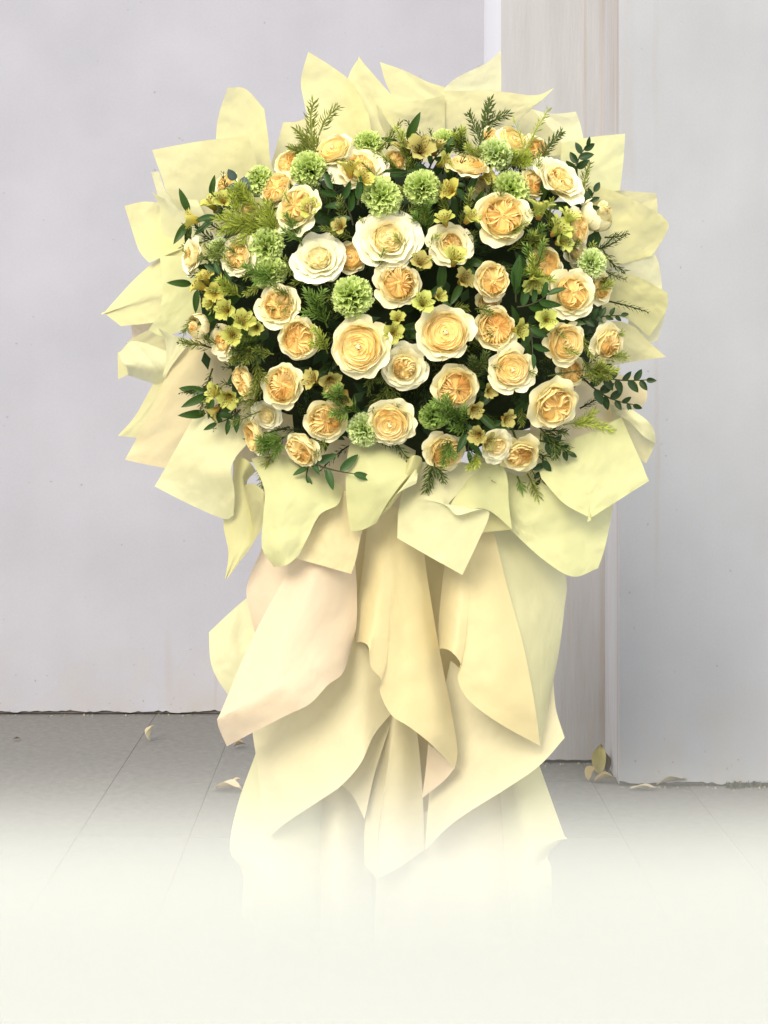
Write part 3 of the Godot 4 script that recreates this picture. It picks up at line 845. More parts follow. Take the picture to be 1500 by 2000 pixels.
func roses() -> void:
	rose("small apricot rose at the upper left rim, above the fringed carnation", 562, 316, 34, "q", 0.7, -1.5, -0.2, 0.25)
	rose("golden ruffled rose below the upright needle sprig at the upper left", 650, 290, 42, "s", 0.95, 1.0, -0.35, 0.1, 0.72)
	rose("white rose with an apricot heart half covered by a yellow alstroemeria trumpet near the top", 703, 325, 56, "q", 0.35, 1.0, -0.1, 0.1, 0.42)
	rose("golden rose between the upper left carnation pair and a taller cream rose in front", 540, 368, 40, "q", 0.8, 0.0, -0.45, 0.1, 0.66)
	rose("tall cupped cream rose with loose white lower petals, upper left", 578, 404, 56, "q", 0.5, 2.5, -0.15, 0.15, 0.5)
	rose("flat cream and apricot rose tipped upward, right of the alstroemeria cluster at the top", 914, 320, 44, "q", 0.6, 1.5, 0.0, 0.45, 0.64)
	rose("half hidden apricot rose behind a carnation and the dark upright sprig at the top", 962, 268, 26, "s", 0.8, -2.0)
	rose("pale cream rose at the top right rim, left of the thin lime twig", 1003, 272, 36, "s", 0.5, -1.0, 0.2, 0.2, 0.66)
	rose("peach rose behind the thin lime twig, half covered by needles at the top right", 1048, 292, 32, "q", 0.6, -2.0, 0.2)
	rose("loose cream rose with drooping petals and closed cup beside dark leaves, upper right", 1098, 348, 58, "c", 0.4, 1.0, 0.35, 0.2, 0.46)
	rose("small orange rose tucked left of the loose drooping cream rose", 1043, 358, 32, "q", 0.85, -0.5, 0.1)
	rose("large rose with a deep apricot quartered heart in front of a carnation, upper right", 982, 424, 58, "q", 0.8, 2.0, 0.0, 0.0, 0.58)
	rose("palest cream rose, closed like a ball, against the right paper collar", 1168, 416, 40, "b", 0.05, -1.0, 0.5, 0.1)
	rose("apricot rose with cream skirt behind feathery lime alstroemeria at the right", 1130, 445, 40, "q", 0.65, 0.5, 0.3, -0.1, 0.6)
	rose("biggest white rose with a small apricot heart, just below the round carnation pair", 758, 465, 64, "w", 0.15, 1.5, -0.05, 0.1, 0.36)
	rose("white open rose with a creamy bud centre, left of the biggest white rose", 622, 503, 56, "w", 0.0, 1.5, -0.1, 0.1, 0.3)
	rose("dusky apricot rose squeezed between the two white roses", 684, 502, 34, "s", 0.95, -1.0, 0.35, 0.0, 0.6)
	rose("cream rose with a tight round centre behind an orange throated alstroemeria", 882, 476, 48, "c", 0.45, 0.5, 0.0, 0.15, 0.42)
	rose("cream rimmed apricot rose right of centre, above the deep orange quartered rose", 962, 548, 43, "q", 0.6, 1.5, 0.0, 0.0, 0.66)
	rose("apricot rose with lime needles over its left side, above a white petalled rose at right", 1066, 516, 38, "q", 0.65, 0.5, 0.1, 0.05, 0.64)
	rose("cream rose with round apricot heart and broad white petals, left of the right rim carnation", 1118, 574, 54, "q", 0.55, 2.0, 0.0, 0.0, 0.48)
	rose("small apricot rose half hidden under the carnation at the right rim", 1176, 562, 34, "q", 0.7, -1.0, 0.3)
	rose("round budded cream rose at the far left rim on yellow paper", 370, 500, 42, "c", 0.25, 0.5, -0.4, 0.1, 0.52)
	rose("cupped rose with small apricot mouth between two carnations at the left", 463, 500, 42, "q", 0.45, 1.0, -0.2, 0.1, 0.46)
	rose("small cream rose bud among lime needles, upper left", 488, 411, 24, "b", 0.4, -1.0, -0.2)
	rose("faint apricot rose partly behind the square collar sheet, upper left", 440, 357, 27, "q", 0.65, -3.0, -0.2)
	rose("apricot mouthed rose with cream petals, directly below the lower left carnation", 542, 596, 46, "q", 0.65, 1.0, -0.15, 0.0, 0.52)
	rose("butter apricot rose with lime needles on its upper right, left of centre", 583, 662, 45, "q", 0.7, 1.5, 0.0, 0.0, 0.74)
	rose("small closed yellow ball rose at the left rim above the curled paper", 384, 637, 28, "b", 0.5, 0.5, 0.0, 0.0)
	rose("yellow rose under an alstroemeria cluster at the left, beside the ball bud", 432, 668, 36, "c", 0.7, -0.5, -0.15, 0.0, 0.6)
	rose("largest cream rose with golden whirled heart in the middle of the arrangement", 702, 678, 64, "s", 0.6, 2.5, -0.05, 0.0, 0.55)
	rose("upright apricot rose with a cream lower petal, just right of the middle carnation", 778, 553, 50, "q", 0.7, 1.0, 0.0, 0.1, 0.56)
	rose("large cream rose with flat oval apricot whirl, right of the middle", 870, 650, 58, "s", 0.6, 2.0, 0.0, 0.1, 0.58)
	rose("deep orange quartered rose right of the large flat whirled rose", 968, 640, 47, "q", 0.95, 1.0, 0.0, 0.0, 0.7)
	rose("cream rose with a peeled ball centre over drooping white petals, lower middle", 790, 720, 52, "c", 0.4, 1.5, -0.05, 0.05, 0.46)
	rose("cream rose with a round yellow whirl, below the deep orange quartered rose", 1000, 722, 50, "s", 0.5, 2.0, 0.0, 0.0, 0.5)
	rose("tall oval apricot rose with many rims, left of the outermost right hand rose", 1106, 670, 46, "s", 0.7, 1.5, 0.05, 0.0, 0.7)
	rose("outermost right hand rose, cream with an orange centre beside the leafy twigs", 1190, 672, 42, "q", 0.55, 1.0, 0.1, 0.0, 0.52)
	rose("orange rose hidden below the tall oval rose, crossed by a bare twig", 1118, 727, 32, "q", 0.9, -1.0, 0.0)
	rose("round butter yellow rose left of the lower olive alstroemeria, lower left", 552, 754, 46, "q", 0.65, 1.5, 0.0, 0.0, 0.76)
	rose("narrow apricot rose turned left with needles across it, lower left rim", 474, 748, 40, "q", 0.75, 0.0, -0.45, 0.0, 0.62)
	rose("orange hearted rose with a wide cream back petal, lower right of centre", 892, 758, 50, "q", 1.0, 1.0, 0.0, 0.1, 0.56)
	rose("big golden hearted rose with a pale folded petal at its left, lower right", 1083, 792, 55, "q", 0.75, 2.0, 0.15, 0.0, 0.58)
	rose("apricot rose under the bronze alstroemerias, left of the pale hanging carnation", 637, 822, 45, "q", 0.75, 1.0, 0.0, 0.0, 0.66)
	rose("pointed petalled cream rose with amber whirl, beside the pale green carnation at the bottom", 762, 828, 51, "s", 0.65, 2.0, 0.0, 0.0, 0.52)
	rose("half rose turned left, resting on the big square sheet at the lower left", 492, 852, 38, "q", 0.7, 0.5, -0.5, 0.0, 0.62)
	rose("lowest rose at the left, narrow and cream edged, above a pair of dark leaves", 588, 880, 43, "q", 0.6, 1.5, -0.35, -0.1, 0.62)
	rose("cream rose half covered by a hanging needle sprig at the bottom edge", 868, 884, 44, "q", 0.65, 1.0, 0.0, -0.2, 0.58)
	rose("small white rose with a tiny amber whirl at the bottom right", 972, 872, 36, "w", 0.25, 2.0, 0.2, 0.0, 0.4)
	rose("orange hearted rose with white petals, lowest at the right", 1016, 890, 44, "q", 0.9, 1.0, 0.0, -0.1, 0.5)
	rose("sliver of an orange rose showing under the cream rimmed rose right of centre", 955, 590, 30, "q", 0.95, -2.5)
	rose("cream rose mostly hidden behind the alstroemeria cluster at the top", 772, 312, 28, "q", 0.5, -2.0)
	rose("white rose behind the orange alstroemeria, under the flat upturned rose", 936, 366, 28, "w", 0.1, -2.5, 0.0, 0.0, 0.4)
	rose("loose white petalled rose behind the half rose at the lower left", 520, 812, 32, "w", 0.1, -2.0, 0.0, 0.2, 0.35)
	rose("white petalled rose peeping out behind the palest ball rose stem at the right", 1128, 492, 32, "w", 0.15, -1.5, 0.2, -0.2, 0.4)


# ------------------------------------------------------------------ carnations
func carnation_shape(sd: int, tint: Color, tip: Color) -> ArrayMesh:
	var r := RandomNumberGenerator.new()
	r.seed = sd
	var q := Buf.new()
	var n := 74
	for k in n:
		var cz := 1.0 - 1.25 * (k + 0.5) / n
		var az := k * 2.39996 + r.randf_range(-0.15, 0.15)
		var s := sqrt(maxf(0.0, 1.0 - cz * cz))
		var d := Vector3(cos(az) * s, sin(az) * s, cz)
		var x := d.cross(Vector3(r.randf_range(-1, 1), r.randf_range(-1, 1), r.randf_range(-1, 1))).normalized()
		var y := d.cross(x)
		var w := r.randf_range(0.24, 0.36)
		var rad := r.randf_range(0.86, 1.04)
		var ph := r.randf() * 9.0
		var pts := PackedVector3Array()
		var cols := PackedColorArray()
		for b in 4:
			var v := b / 3.0
			for a in 13:
				var u := -1.0 + a / 6.0
				var tooth := (0.035 if a % 2 == 0 else -0.035) * float(b == 3)
				var h := lerpf(0.35, rad, v) * (1.0 - 0.07 * u * u * v) + tooth
				var wave := sin(u * 5.5 + ph) * 0.10 * v * v + sin(u * 11.0 + ph * 2.0) * 0.04 * v * v
				pts.append(d * h + x * (u * w * (0.25 + 0.75 * v)) + y * (wave + (v - 0.5) * 0.08))
				cols.append(tint.lerp(tip, smoothstep(0.45, 1.0, v)))
		q.grid(pts, cols, 12, 3)
	return q.mesh()


func carnations() -> void:
	var fresh := []
	for k in 3:
		fresh.append(carnation_shape(100 + k, lin(0.40, 0.53, 0.10), lin(0.72, 0.83, 0.33)))
	var dark := carnation_shape(140, lin(0.18, 0.30, 0.05), lin(0.44, 0.58, 0.16))
	var light := carnation_shape(150, lin(0.44, 0.58, 0.15), lin(0.78, 0.87, 0.45))
	var cal := Buf.new()
	cal.tube([Vector3(0, 0, -0.2), Vector3(0, 0, -0.6), Vector3(0, 0, -1.1), Vector3(0, 0, -2.2)], 0.34, 0.05, Color.WHITE, 8)
	var cup := cal.mesh()
	var list := [
		["fringed green carnation at the upper left, below the needle sprigs", 603, 332, 40, 0, 1.0],
		["small green carnation behind the white rose with the trumpet, at the top", 720, 282, 30, 0, -1.5],
		["bright green carnation at the left end of the upper row, above the golden rose", 506, 352, 30, 1, -1.0],
		["round dense green carnation above the biggest white rose", 745, 384, 43, 0, 1.5],
		["round green carnation under the alstroemeria cluster, right twin of the dense one", 824, 368, 40, 1, 1.5],
		["ragged pale green carnation under the dark upright sprig, top right", 967, 302, 36, 4, 1.0],
		["wide green carnation behind the large deep apricot rose", 996, 372, 44, 0, -1.0],
		["yellow green carnation crossed by needles, left of the white open rose", 520, 480, 42, 2, 0.0],
		["lower one of the two overlapping yellow green carnations at the left", 528, 532, 38, 1, -0.5],
		["pale green carnation squeezed between the two cupped roses at the left", 428, 490, 28, 4, -1.0],
		["green carnation in the middle, above the largest cream rose", 688, 580, 45, 2, 1.5],
		["open green carnation at the right rim against the paper", 1156, 514, 34, 4, 1.0],
		["dim green carnation behind the alstroemeria cluster at the top", 868, 275, 26, 1, -2.5],
		["small dark green carnation at the lower right of the pointed cream rose", 846, 812, 32, 3, 0.5],
		["pale green carnation hanging over the collar flap, left of the pointed cream rose", 712, 838, 36, 4, 0.0],
	]
	for e in list:
		var z: float = dome(e[1], e[2]) + e[5] / 100.0
		var o := thing("carnation", e[0], "carnation", at(e[1], e[2], z), "green carnations in the arrangement")
		o.basis = facing(e[1], e[2], 0, 0, rng.randf() * TAU, met(e[3], z) * 0.98) * Basis.from_scale(Vector3(rng.randf_range(0.92, 1.1), rng.randf_range(0.9, 1.04), rng.randf_range(0.7, 1.0)))
		put("fringed_petals", fresh[e[4]] if e[4] < 3 else dark if e[4] == 3 else light, M.carnation, o, "stuff")
		put("calyx", cup, M.stem, o)


# ------------------------------------------------------------------ alstroemeria
func lily_petal(wid: float, base: Color, tip: Color, streaks: bool, sd: float, f1: float) -> ArrayMesh:
	var q := Buf.new()
	var nu := 8
	var nv := 12
	petal(q, 0.0, 0.05, -0.65, 1.3, wid, 8, f1, 0.35, 0.0, 0.05, sd, base, tip, nu, nv, 0.3)
	for b in nv + 1:
		for a in nu + 1:
			var v := float(b) / nv
			var u := absf(-1.0 + 2.0 * a / nu)
			if v < 0.35:
				q.c[b * (nu + 1) + a] = lin(0.45, 0.20, 0.05).lerp(base, v / 0.35)
			if streaks and v > 0.35 and v < 0.85 and (a % 2 == 0) and (b + a / 2) % 2 == 0 and u < 0.8:
				q.c[b * (nu + 1) + a] = lin(0.10, 0.05, 0.015)
			if v > 0.92 and u < 0.3:
				q.c[b * (nu + 1) + a] = tip.lerp(lin(0.2, 0.3, 0.05), 0.6)
	return q.mesh()


func alstroemerias() -> void:
	var sets := []
	for t in [[lin(0.46, 0.42, 0.06), lin(0.54, 0.55, 0.13)], [lin(0.58, 0.47, 0.06), lin(0.62, 0.57, 0.13)], [lin(0.44, 0.34, 0.07), lin(0.50, 0.45, 0.14)], [lin(0.46, 0.50, 0.08), lin(0.58, 0.63, 0.16)]]:
		sets.append({"o": [lily_petal(0.36, t[0], t[1], false, 1.0, 74), lily_petal(0.38, t[0], t[1], false, 3.1, 88)], "i": [lily_petal(0.22, t[0], t[1], true, 2.0, 62), lily_petal(0.21, t[0], t[1], true, 4.0, 74)]})
	var st := Buf.new()
	for k in 5:
		var g := TAU * k / 5 + 0.3
		var tip := Vector3(cos(g) * 0.2, sin(g) * 0.2 - 0.1, 0.30)
		st.tube([Vector3(0, 0, -0.6), Vector3(cos(g) * 0.06, sin(g) * 0.06, -0.1), tip], 0.02, 0.014, lin(0.5, 0.35, 0.08), 4)
		st.tube([tip - Vector3(0.03, 0.03, 0), tip + Vector3(0.03, 0.03, 0.02)], 0.035, 0.03, lin(0.16, 0.12, 0.06), 4)
	var stamens := st.mesh()
	var lf := leaf_shape(0.15, lin(0.035, 0.08, 0.015), lin(0.045, 0.10, 0.02), 0.25)
	# label, tint, flowers: [px, py, size, dz cm, yaw, pitch]
	var list := [
		["pair of yellow speckled alstroemerias on the straw coloured sheet at the upper left", 0, [[412, 396, 27, 1.0, -0.3, 0.3], [436, 392, 25, 1.2, 0.2, 0.2]]],
		["single yellow alstroemeria reaching left over the paper, above a dark oval leaf", 1, [[376, 428, 28, 1.0, -0.6, 0.0]]],
		["top cluster of brown streaked alstroemerias above the carnation twins", 2, [[790, 288, 32, 1.0, -0.3, 0.2], [822, 292, 36, 2.5, 0.0, -0.1], [852, 284, 31, 1.5, 0.3, 0.2]]],
		["olive alstroemeria left of the flat upturned rose", 0, [[868, 318, 26, 1.5, 0.5, 0.0]]],
		["yellow orange alstroemeria trumpets in front of the white apricot hearted rose", 1, [[683, 326, 32, 5.5, -0.2, 0.5], [710, 352, 28, 4.5, 0.4, 0.3]]],
		["lemon alstroemeria open sideways below the flat upturned rose", 1, [[880, 372, 29, 2.5, -0.4, 0.0]]],
		["orange tinged alstroemeria tucked under the flat upturned rose at its right", 1, [[950, 344, 24, 0.5, 0.4, -0.3]]],
		["olive speckled alstroemeria on the right flank of the tall cupped rose", 0, [[606, 408, 28, 3.5, 0.3, 0.0]]],
		["closed olive alstroemeria above the dusky squeezed rose", 2, [[664, 442, 22, 1.5, 0.0, 0.0]]],
		["olive alstroemeria above the tight centred cream rose", 0, [[868, 428, 26, 2.0, -0.2, 0.2]]],
		["lemon olive alstroemeria touching the large deep apricot rose", 0, [[918, 424, 26, 2.0, 0.2, 0.2]]],
		["orange throated alstroemeria hanging over the tight centred cream rose", 0, [[888, 502, 32, 4.5, 0.1, 0.5]]],
		["spidery olive alstroemeria between the biggest white rose and the tight centred one", 2, [[822, 512, 27, 2.0, 0.0, 0.3]]],
		["brownish alstroemeria left of the cream rimmed apricot rose", 2, [[906, 546, 28, 1.0, 0.1, 0.0]]],
		["mustard alstroemerias below the round budded rose at the left rim", 1, [[388, 556, 27, 1.5, -0.3, 0.0], [402, 542, 24, 1.0, 0.0, 0.3], [418, 572, 24, 1.8, 0.3, -0.2]]],
		["olive alstroemeria group between the ball bud and the apricot mouthed rose", 0, [[440, 606, 28, 1.5, -0.1, 0.2], [474, 628, 30, 1.8, 0.2, 0.0], [412, 592, 22, 1.0, -0.2, 0.2], [500, 640, 22, 1.0, 0.3, -0.2]]],
		["yellow alstroemeria lying on the shaded yellow rose beside the ball bud", 0, [[454, 655, 28, 3.0, 0.2, 0.2]]],
		["olive alstroemerias at the lower left rim, beside the narrow turned rose", 0, [[418, 766, 26, 2.0, -0.2, 0.1], [446, 776, 28, 2.5, 0.1, -0.1]]],
		["reddish based alstroemeria at the upper corner of the big square sheet", 2, [[416, 806, 24, 2.0, -0.5, -0.2]]],
		["bronze alstroemerias right of the round butter yellow rose", 2, [[610, 742, 27, 2.0, -0.1, 0.0], [646, 744, 30, 2.0, 0.2, 0.0]]],
		["dark bronze alstroemeria above the bottom needle tuft, left of the pointed cream rose", 2, [[672, 776, 26, 1.5, 0.0, -0.2]]],
		["olive alstroemerias right of the largest cream rose", 0, [[768, 650, 26, 2.5, 0.2, 0.0], [776, 622, 20, 1.5, 0.0, 0.3]]],
		["lime alstroemeria over the upper left of the flat oval rose", 3, [[826, 592, 29, 3.0, -0.2, 0.2]]],
		["round petalled olive alstroemeria above the flat oval rose", 0, [[858, 578, 20, 2.5, 0.2, 0.0]]],
		["spiky lime alstroemeria right of the large deep apricot rose", 3, [[1056, 406, 34, 1.5, 0.1, 0.4]]],
		["feathery lime alstroemerias covering the apricot rose at the right", 3, [[1092, 446, 34, 3.5, 0.2, 0.2], [1112, 424, 30, 3.5, 0.4, 0.3], [1100, 472, 28, 3.0, 0.2, -0.2]]],
		["lime alstroemeria facing down beside the tall dark leaf at right", 3, [[1042, 552, 32, 2.5, -0.2, -0.4]]],
		["lime starry alstroemeria above the tall oval apricot rose", 3, [[1068, 624, 28, 3.5, -0.3, 0.2]]],
		["olive alstroemeria on the right edge of the deep orange quartered rose", 0, [[1014, 644, 26, 3.0, 0.3, 0.0]]],
		["little tan alstroemeria between the orange hearted rose and the yellow whirl", 2, [[956, 764, 20, 1.0, 0.0, 0.2]]],
		["tan alstroemeria right of the dark green carnation, low in the arrangement", 2, [[926, 800, 24, 2.0, 0.2, 0.0]]],
		["brown spidery alstroemeria above the lowest orange hearted rose", 2, [[990, 818, 23, 2.0, 0.2, 0.0]]],
		["bronze and red alstroemeria pair above the small white whirled rose", 2, [[934, 850, 26, 3.0, -0.2, 0.1], [952, 862, 24, 3.5, 0.2, -0.1]]],
	]
	for e in list:
		var f0: Array = e[2][0]
		var z: float = dome(f0[0], f0[1])
		var base := at(f0[0], f0[1], z - 0.05)
		var o := thing("alstroemeria", e[0], "alstroemeria", base, "alstroemerias in the arrangement")
		for f in e[2]:
			var zz: float = dome(f[0], f[1]) + f[3] / 100.0
			var fl := Node3D.new()
			fl.name = "flower" if o.get_child_count() == 0 else "flower_%03d" % o.get_child_count()
			o.add_child(fl, true)
			var size := met(f[2], zz) * 1.1
			fl.transform = Transform3D(facing(f[0], f[1], f[4] * 1.6 + rng.randf_range(-0.35, 0.35), f[5] * 1.6 + rng.randf_range(-0.3, 0.45), rng.randf() * TAU, size), at(f[0], f[1], zz) - base)
			var s: Dictionary = sets[e[1]]
			for k in 3:
				var po := put("petal", s.o[rng.randi() % 2], M.lily, fl)
				po.rotation = Vector3(0, 0, TAU * k / 3 + rng.randf_range(-0.12, 0.12))
				var pi_ := put("petal", s.i[rng.randi() % 2], M.lily, fl)
				pi_.rotation = Vector3(0, 0, TAU * (k + 0.5) / 3 + rng.randf_range(-0.1, 0.1))
			put("stamens", stamens, M.lily, fl)
		for k in 3:
			var q := Buf.new()
			if k == 0:
				for f in e[2]:
					var zz: float = dome(f[0], f[1]) + f[3] / 100.0
					var p := at(f[0], f[1], zz) - base
					var c := at(f[0], f[1] + 6, zz - 0.03) - base
					q.tube([Vector3(0, -0.01, -0.06), c * 0.6 + Vector3(0, 0, -0.03), c], 0.0022, 0.0016, Color.WHITE, 5)
				put("stem", q.mesh(), M.stem, o)
			var l := put("leaf", lf, M.leaf, o)
			var g := rng.randf() * TAU
			l.transform = Transform3D(Basis(Vector3.BACK, g) * Basis(Vector3.UP, -0.5 + rng.randf_range(-0.3, 0.5)).scaled(Vector3.ONE * rng.randf_range(0.035, 0.055)), Vector3(cos(g), sin(g), 0) * 0.01 + Vector3(0, 0, 0.02))


# ------------------------------------------------------------------ foliage
# a leaf along +x, one unit long, lying in the xy plane
func leaf_shape(half: float, a: Color, b: Color, bend: float) -> ArrayMesh:
	var q := Buf.new()
	var pts := PackedVector3Array()
	var cols := PackedColorArray()
	for i in 9:
		var t := i / 8.0
		var w := half * pow(sin(pow(t, 0.8) * PI), 0.75) + 0.004
		for j in 5:
			var u := -1.0 + j / 2.0
			pts.append(Vector3(t, u * w, absf(u) * w * 0.35 - bend * t * t))
			cols.append(a.lerp(b, absf(u)) * (1.25 if j == 2 else 1.0))
	q.grid(pts, cols, 4, 8)
	return q.mesh()


# stem and needles from base to tip; both go into the two buffers given
func needle_spray(st: Buf, nd: Buf, a: Vector3, b: Vector3, ln: float, count: int, c: Color, r: RandomNumberGenerator, sag := 0.1) -> void:
	var ax := b - a
	var side := ax.cross(Vector3(0, 0, 1)).normalized()
	var bow := side * ax.length() * r.randf_range(-sag, sag)
	var pts := []
	for k in 7:
		var t := k / 6.0
		pts.append(a.lerp(b, t) + bow * sin(t * PI))
	st.tube(pts, 0.0016, 0.0006, c * 0.7, 4)
	for k in count:
		var t := 0.12 + 0.88 * float(k) / count
		var p: Vector3 = spline(pts, t)
		var d := (spline(pts, minf(t + 0.05, 1.0)) - spline(pts, t - 0.05)).normalized()
		var x := d.cross(Vector3(0.2, 0.3, 0.9)).normalized()
		var y := d.cross(x)
		var g := k * 2.4 + r.randf_range(-0.4, 0.4)
		var o := (x * cos(g) + y * sin(g))
		var l := ln * r.randf_range(0.65, 1.1) * (1.0 - 0.45 * t * t)
		var dir := (d * 0.75 + o * 0.8).normalized()
		var w := dir.cross(o).normalized() * ln * 0.068
		var m := p + dir * l * 0.5 + o * l * 0.05
		var e := p + dir * l - o * l * 0.06
		var cc := c * r.randf_range(0.75, 1.25)
		nd.tri(p, m + w, e, cc)
		nd.tri(p, e, m - w, cc * 0.9)


func greenery() -> void:
	var r := RandomNumberGenerator.new()
	r.seed = 808
	var st := Buf.new()
	var nd := Buf.new()
	var n := 0
	while n < 190:
		var px := r.randf_range(385, 1200)
		var py := r.randf_range(285, 905)
		var a := (px - 790) / 440.0
		var b := (py - 595) / 340.0
		if a * a + b * b > 1.0:
			continue
		n += 1
		var z := dome(px, py) - r.randf_range(0.03, 0.085)
		var g := atan2(b, a) + r.randf_range(-1.2, 1.2)
		var l := r.randf_range(40, 85)
		var p0 := at(px, py, z)
		var p1 := at(px + cos(g) * l, py + sin(g) * l, z + r.randf_range(0.005, 0.05))
		var c: Color = [lin(0.035, 0.065, 0.016), lin(0.055, 0.09, 0.02), lin(0.03, 0.05, 0.016), lin(0.11, 0.15, 0.03)][r.randi() % 4]
		needle_spray(st, nd, p0, p1, r.randf_range(0.014, 0.022), 34, c, r)
	# lighter feathery sprays nearer the front, thickest at the upper left, the top and the right
	for k in 260:
		var g := r.randf() * TAU
		var rad := sqrt(r.randf()) * 0.97
		var px := 790 + cos(g) * rad * 430
		var py := 590 + sin(g) * rad * 325
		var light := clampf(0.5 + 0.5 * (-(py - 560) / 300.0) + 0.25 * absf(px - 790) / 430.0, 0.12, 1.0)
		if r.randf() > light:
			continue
		var z := dome(px, py) - r.randf_range(0.0, 0.035)
		var h := g + r.randf_range(-1.0, 1.0)
		var l := r.randf_range(30, 62)
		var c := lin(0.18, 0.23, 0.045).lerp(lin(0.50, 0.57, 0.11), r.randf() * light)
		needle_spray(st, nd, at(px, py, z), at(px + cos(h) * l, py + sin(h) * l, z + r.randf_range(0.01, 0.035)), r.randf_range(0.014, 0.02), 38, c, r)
	# dark leaves deep among the stems
	for k in 240:
		var px := r.randf_range(390, 1190)
		var py := r.randf_range(290, 900)
		var a := (px - 790) / 430.0
		var b := (py - 595) / 330.0
		if a * a + b * b > 1.0:
			continue
		var p := at(px, py, dome(px, py) - r.randf_range(0.035, 0.08))
		var g := r.randf() * TAU
		var d := Vector3(cos(g), sin(g), r.randf_range(-0.2, 0.7)).normalized()
		var w := d.cross(Vector3(0, 0, 1)).normalized() * 0.008 + Vector3(0, 0, 0.003)
		var l := r.randf_range(0.025, 0.045)
		var c := lin(0.03, 0.06, 0.02) * r.randf_range(0.8, 1.6)
		nd.tri(p, p + d * l * 0.45 + w, p + d * l, c)
		nd.tri(p, p + d * l, p + d * l * 0.45 - w, c)
	var o := thing("filler_greenery", "dark mass of needle foliage and stems between all the flowers", "greenery", Vector3(0.06, 1.1, 0.05))
	tag(o, "", "", "", "stuff")
	var back := -o.position
	for q in [st, nd]:
		for k in q.p.size():
			q.p[k] += back
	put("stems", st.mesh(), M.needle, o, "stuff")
	put("needles", nd.mesh(), M.needle, o, "stuff")


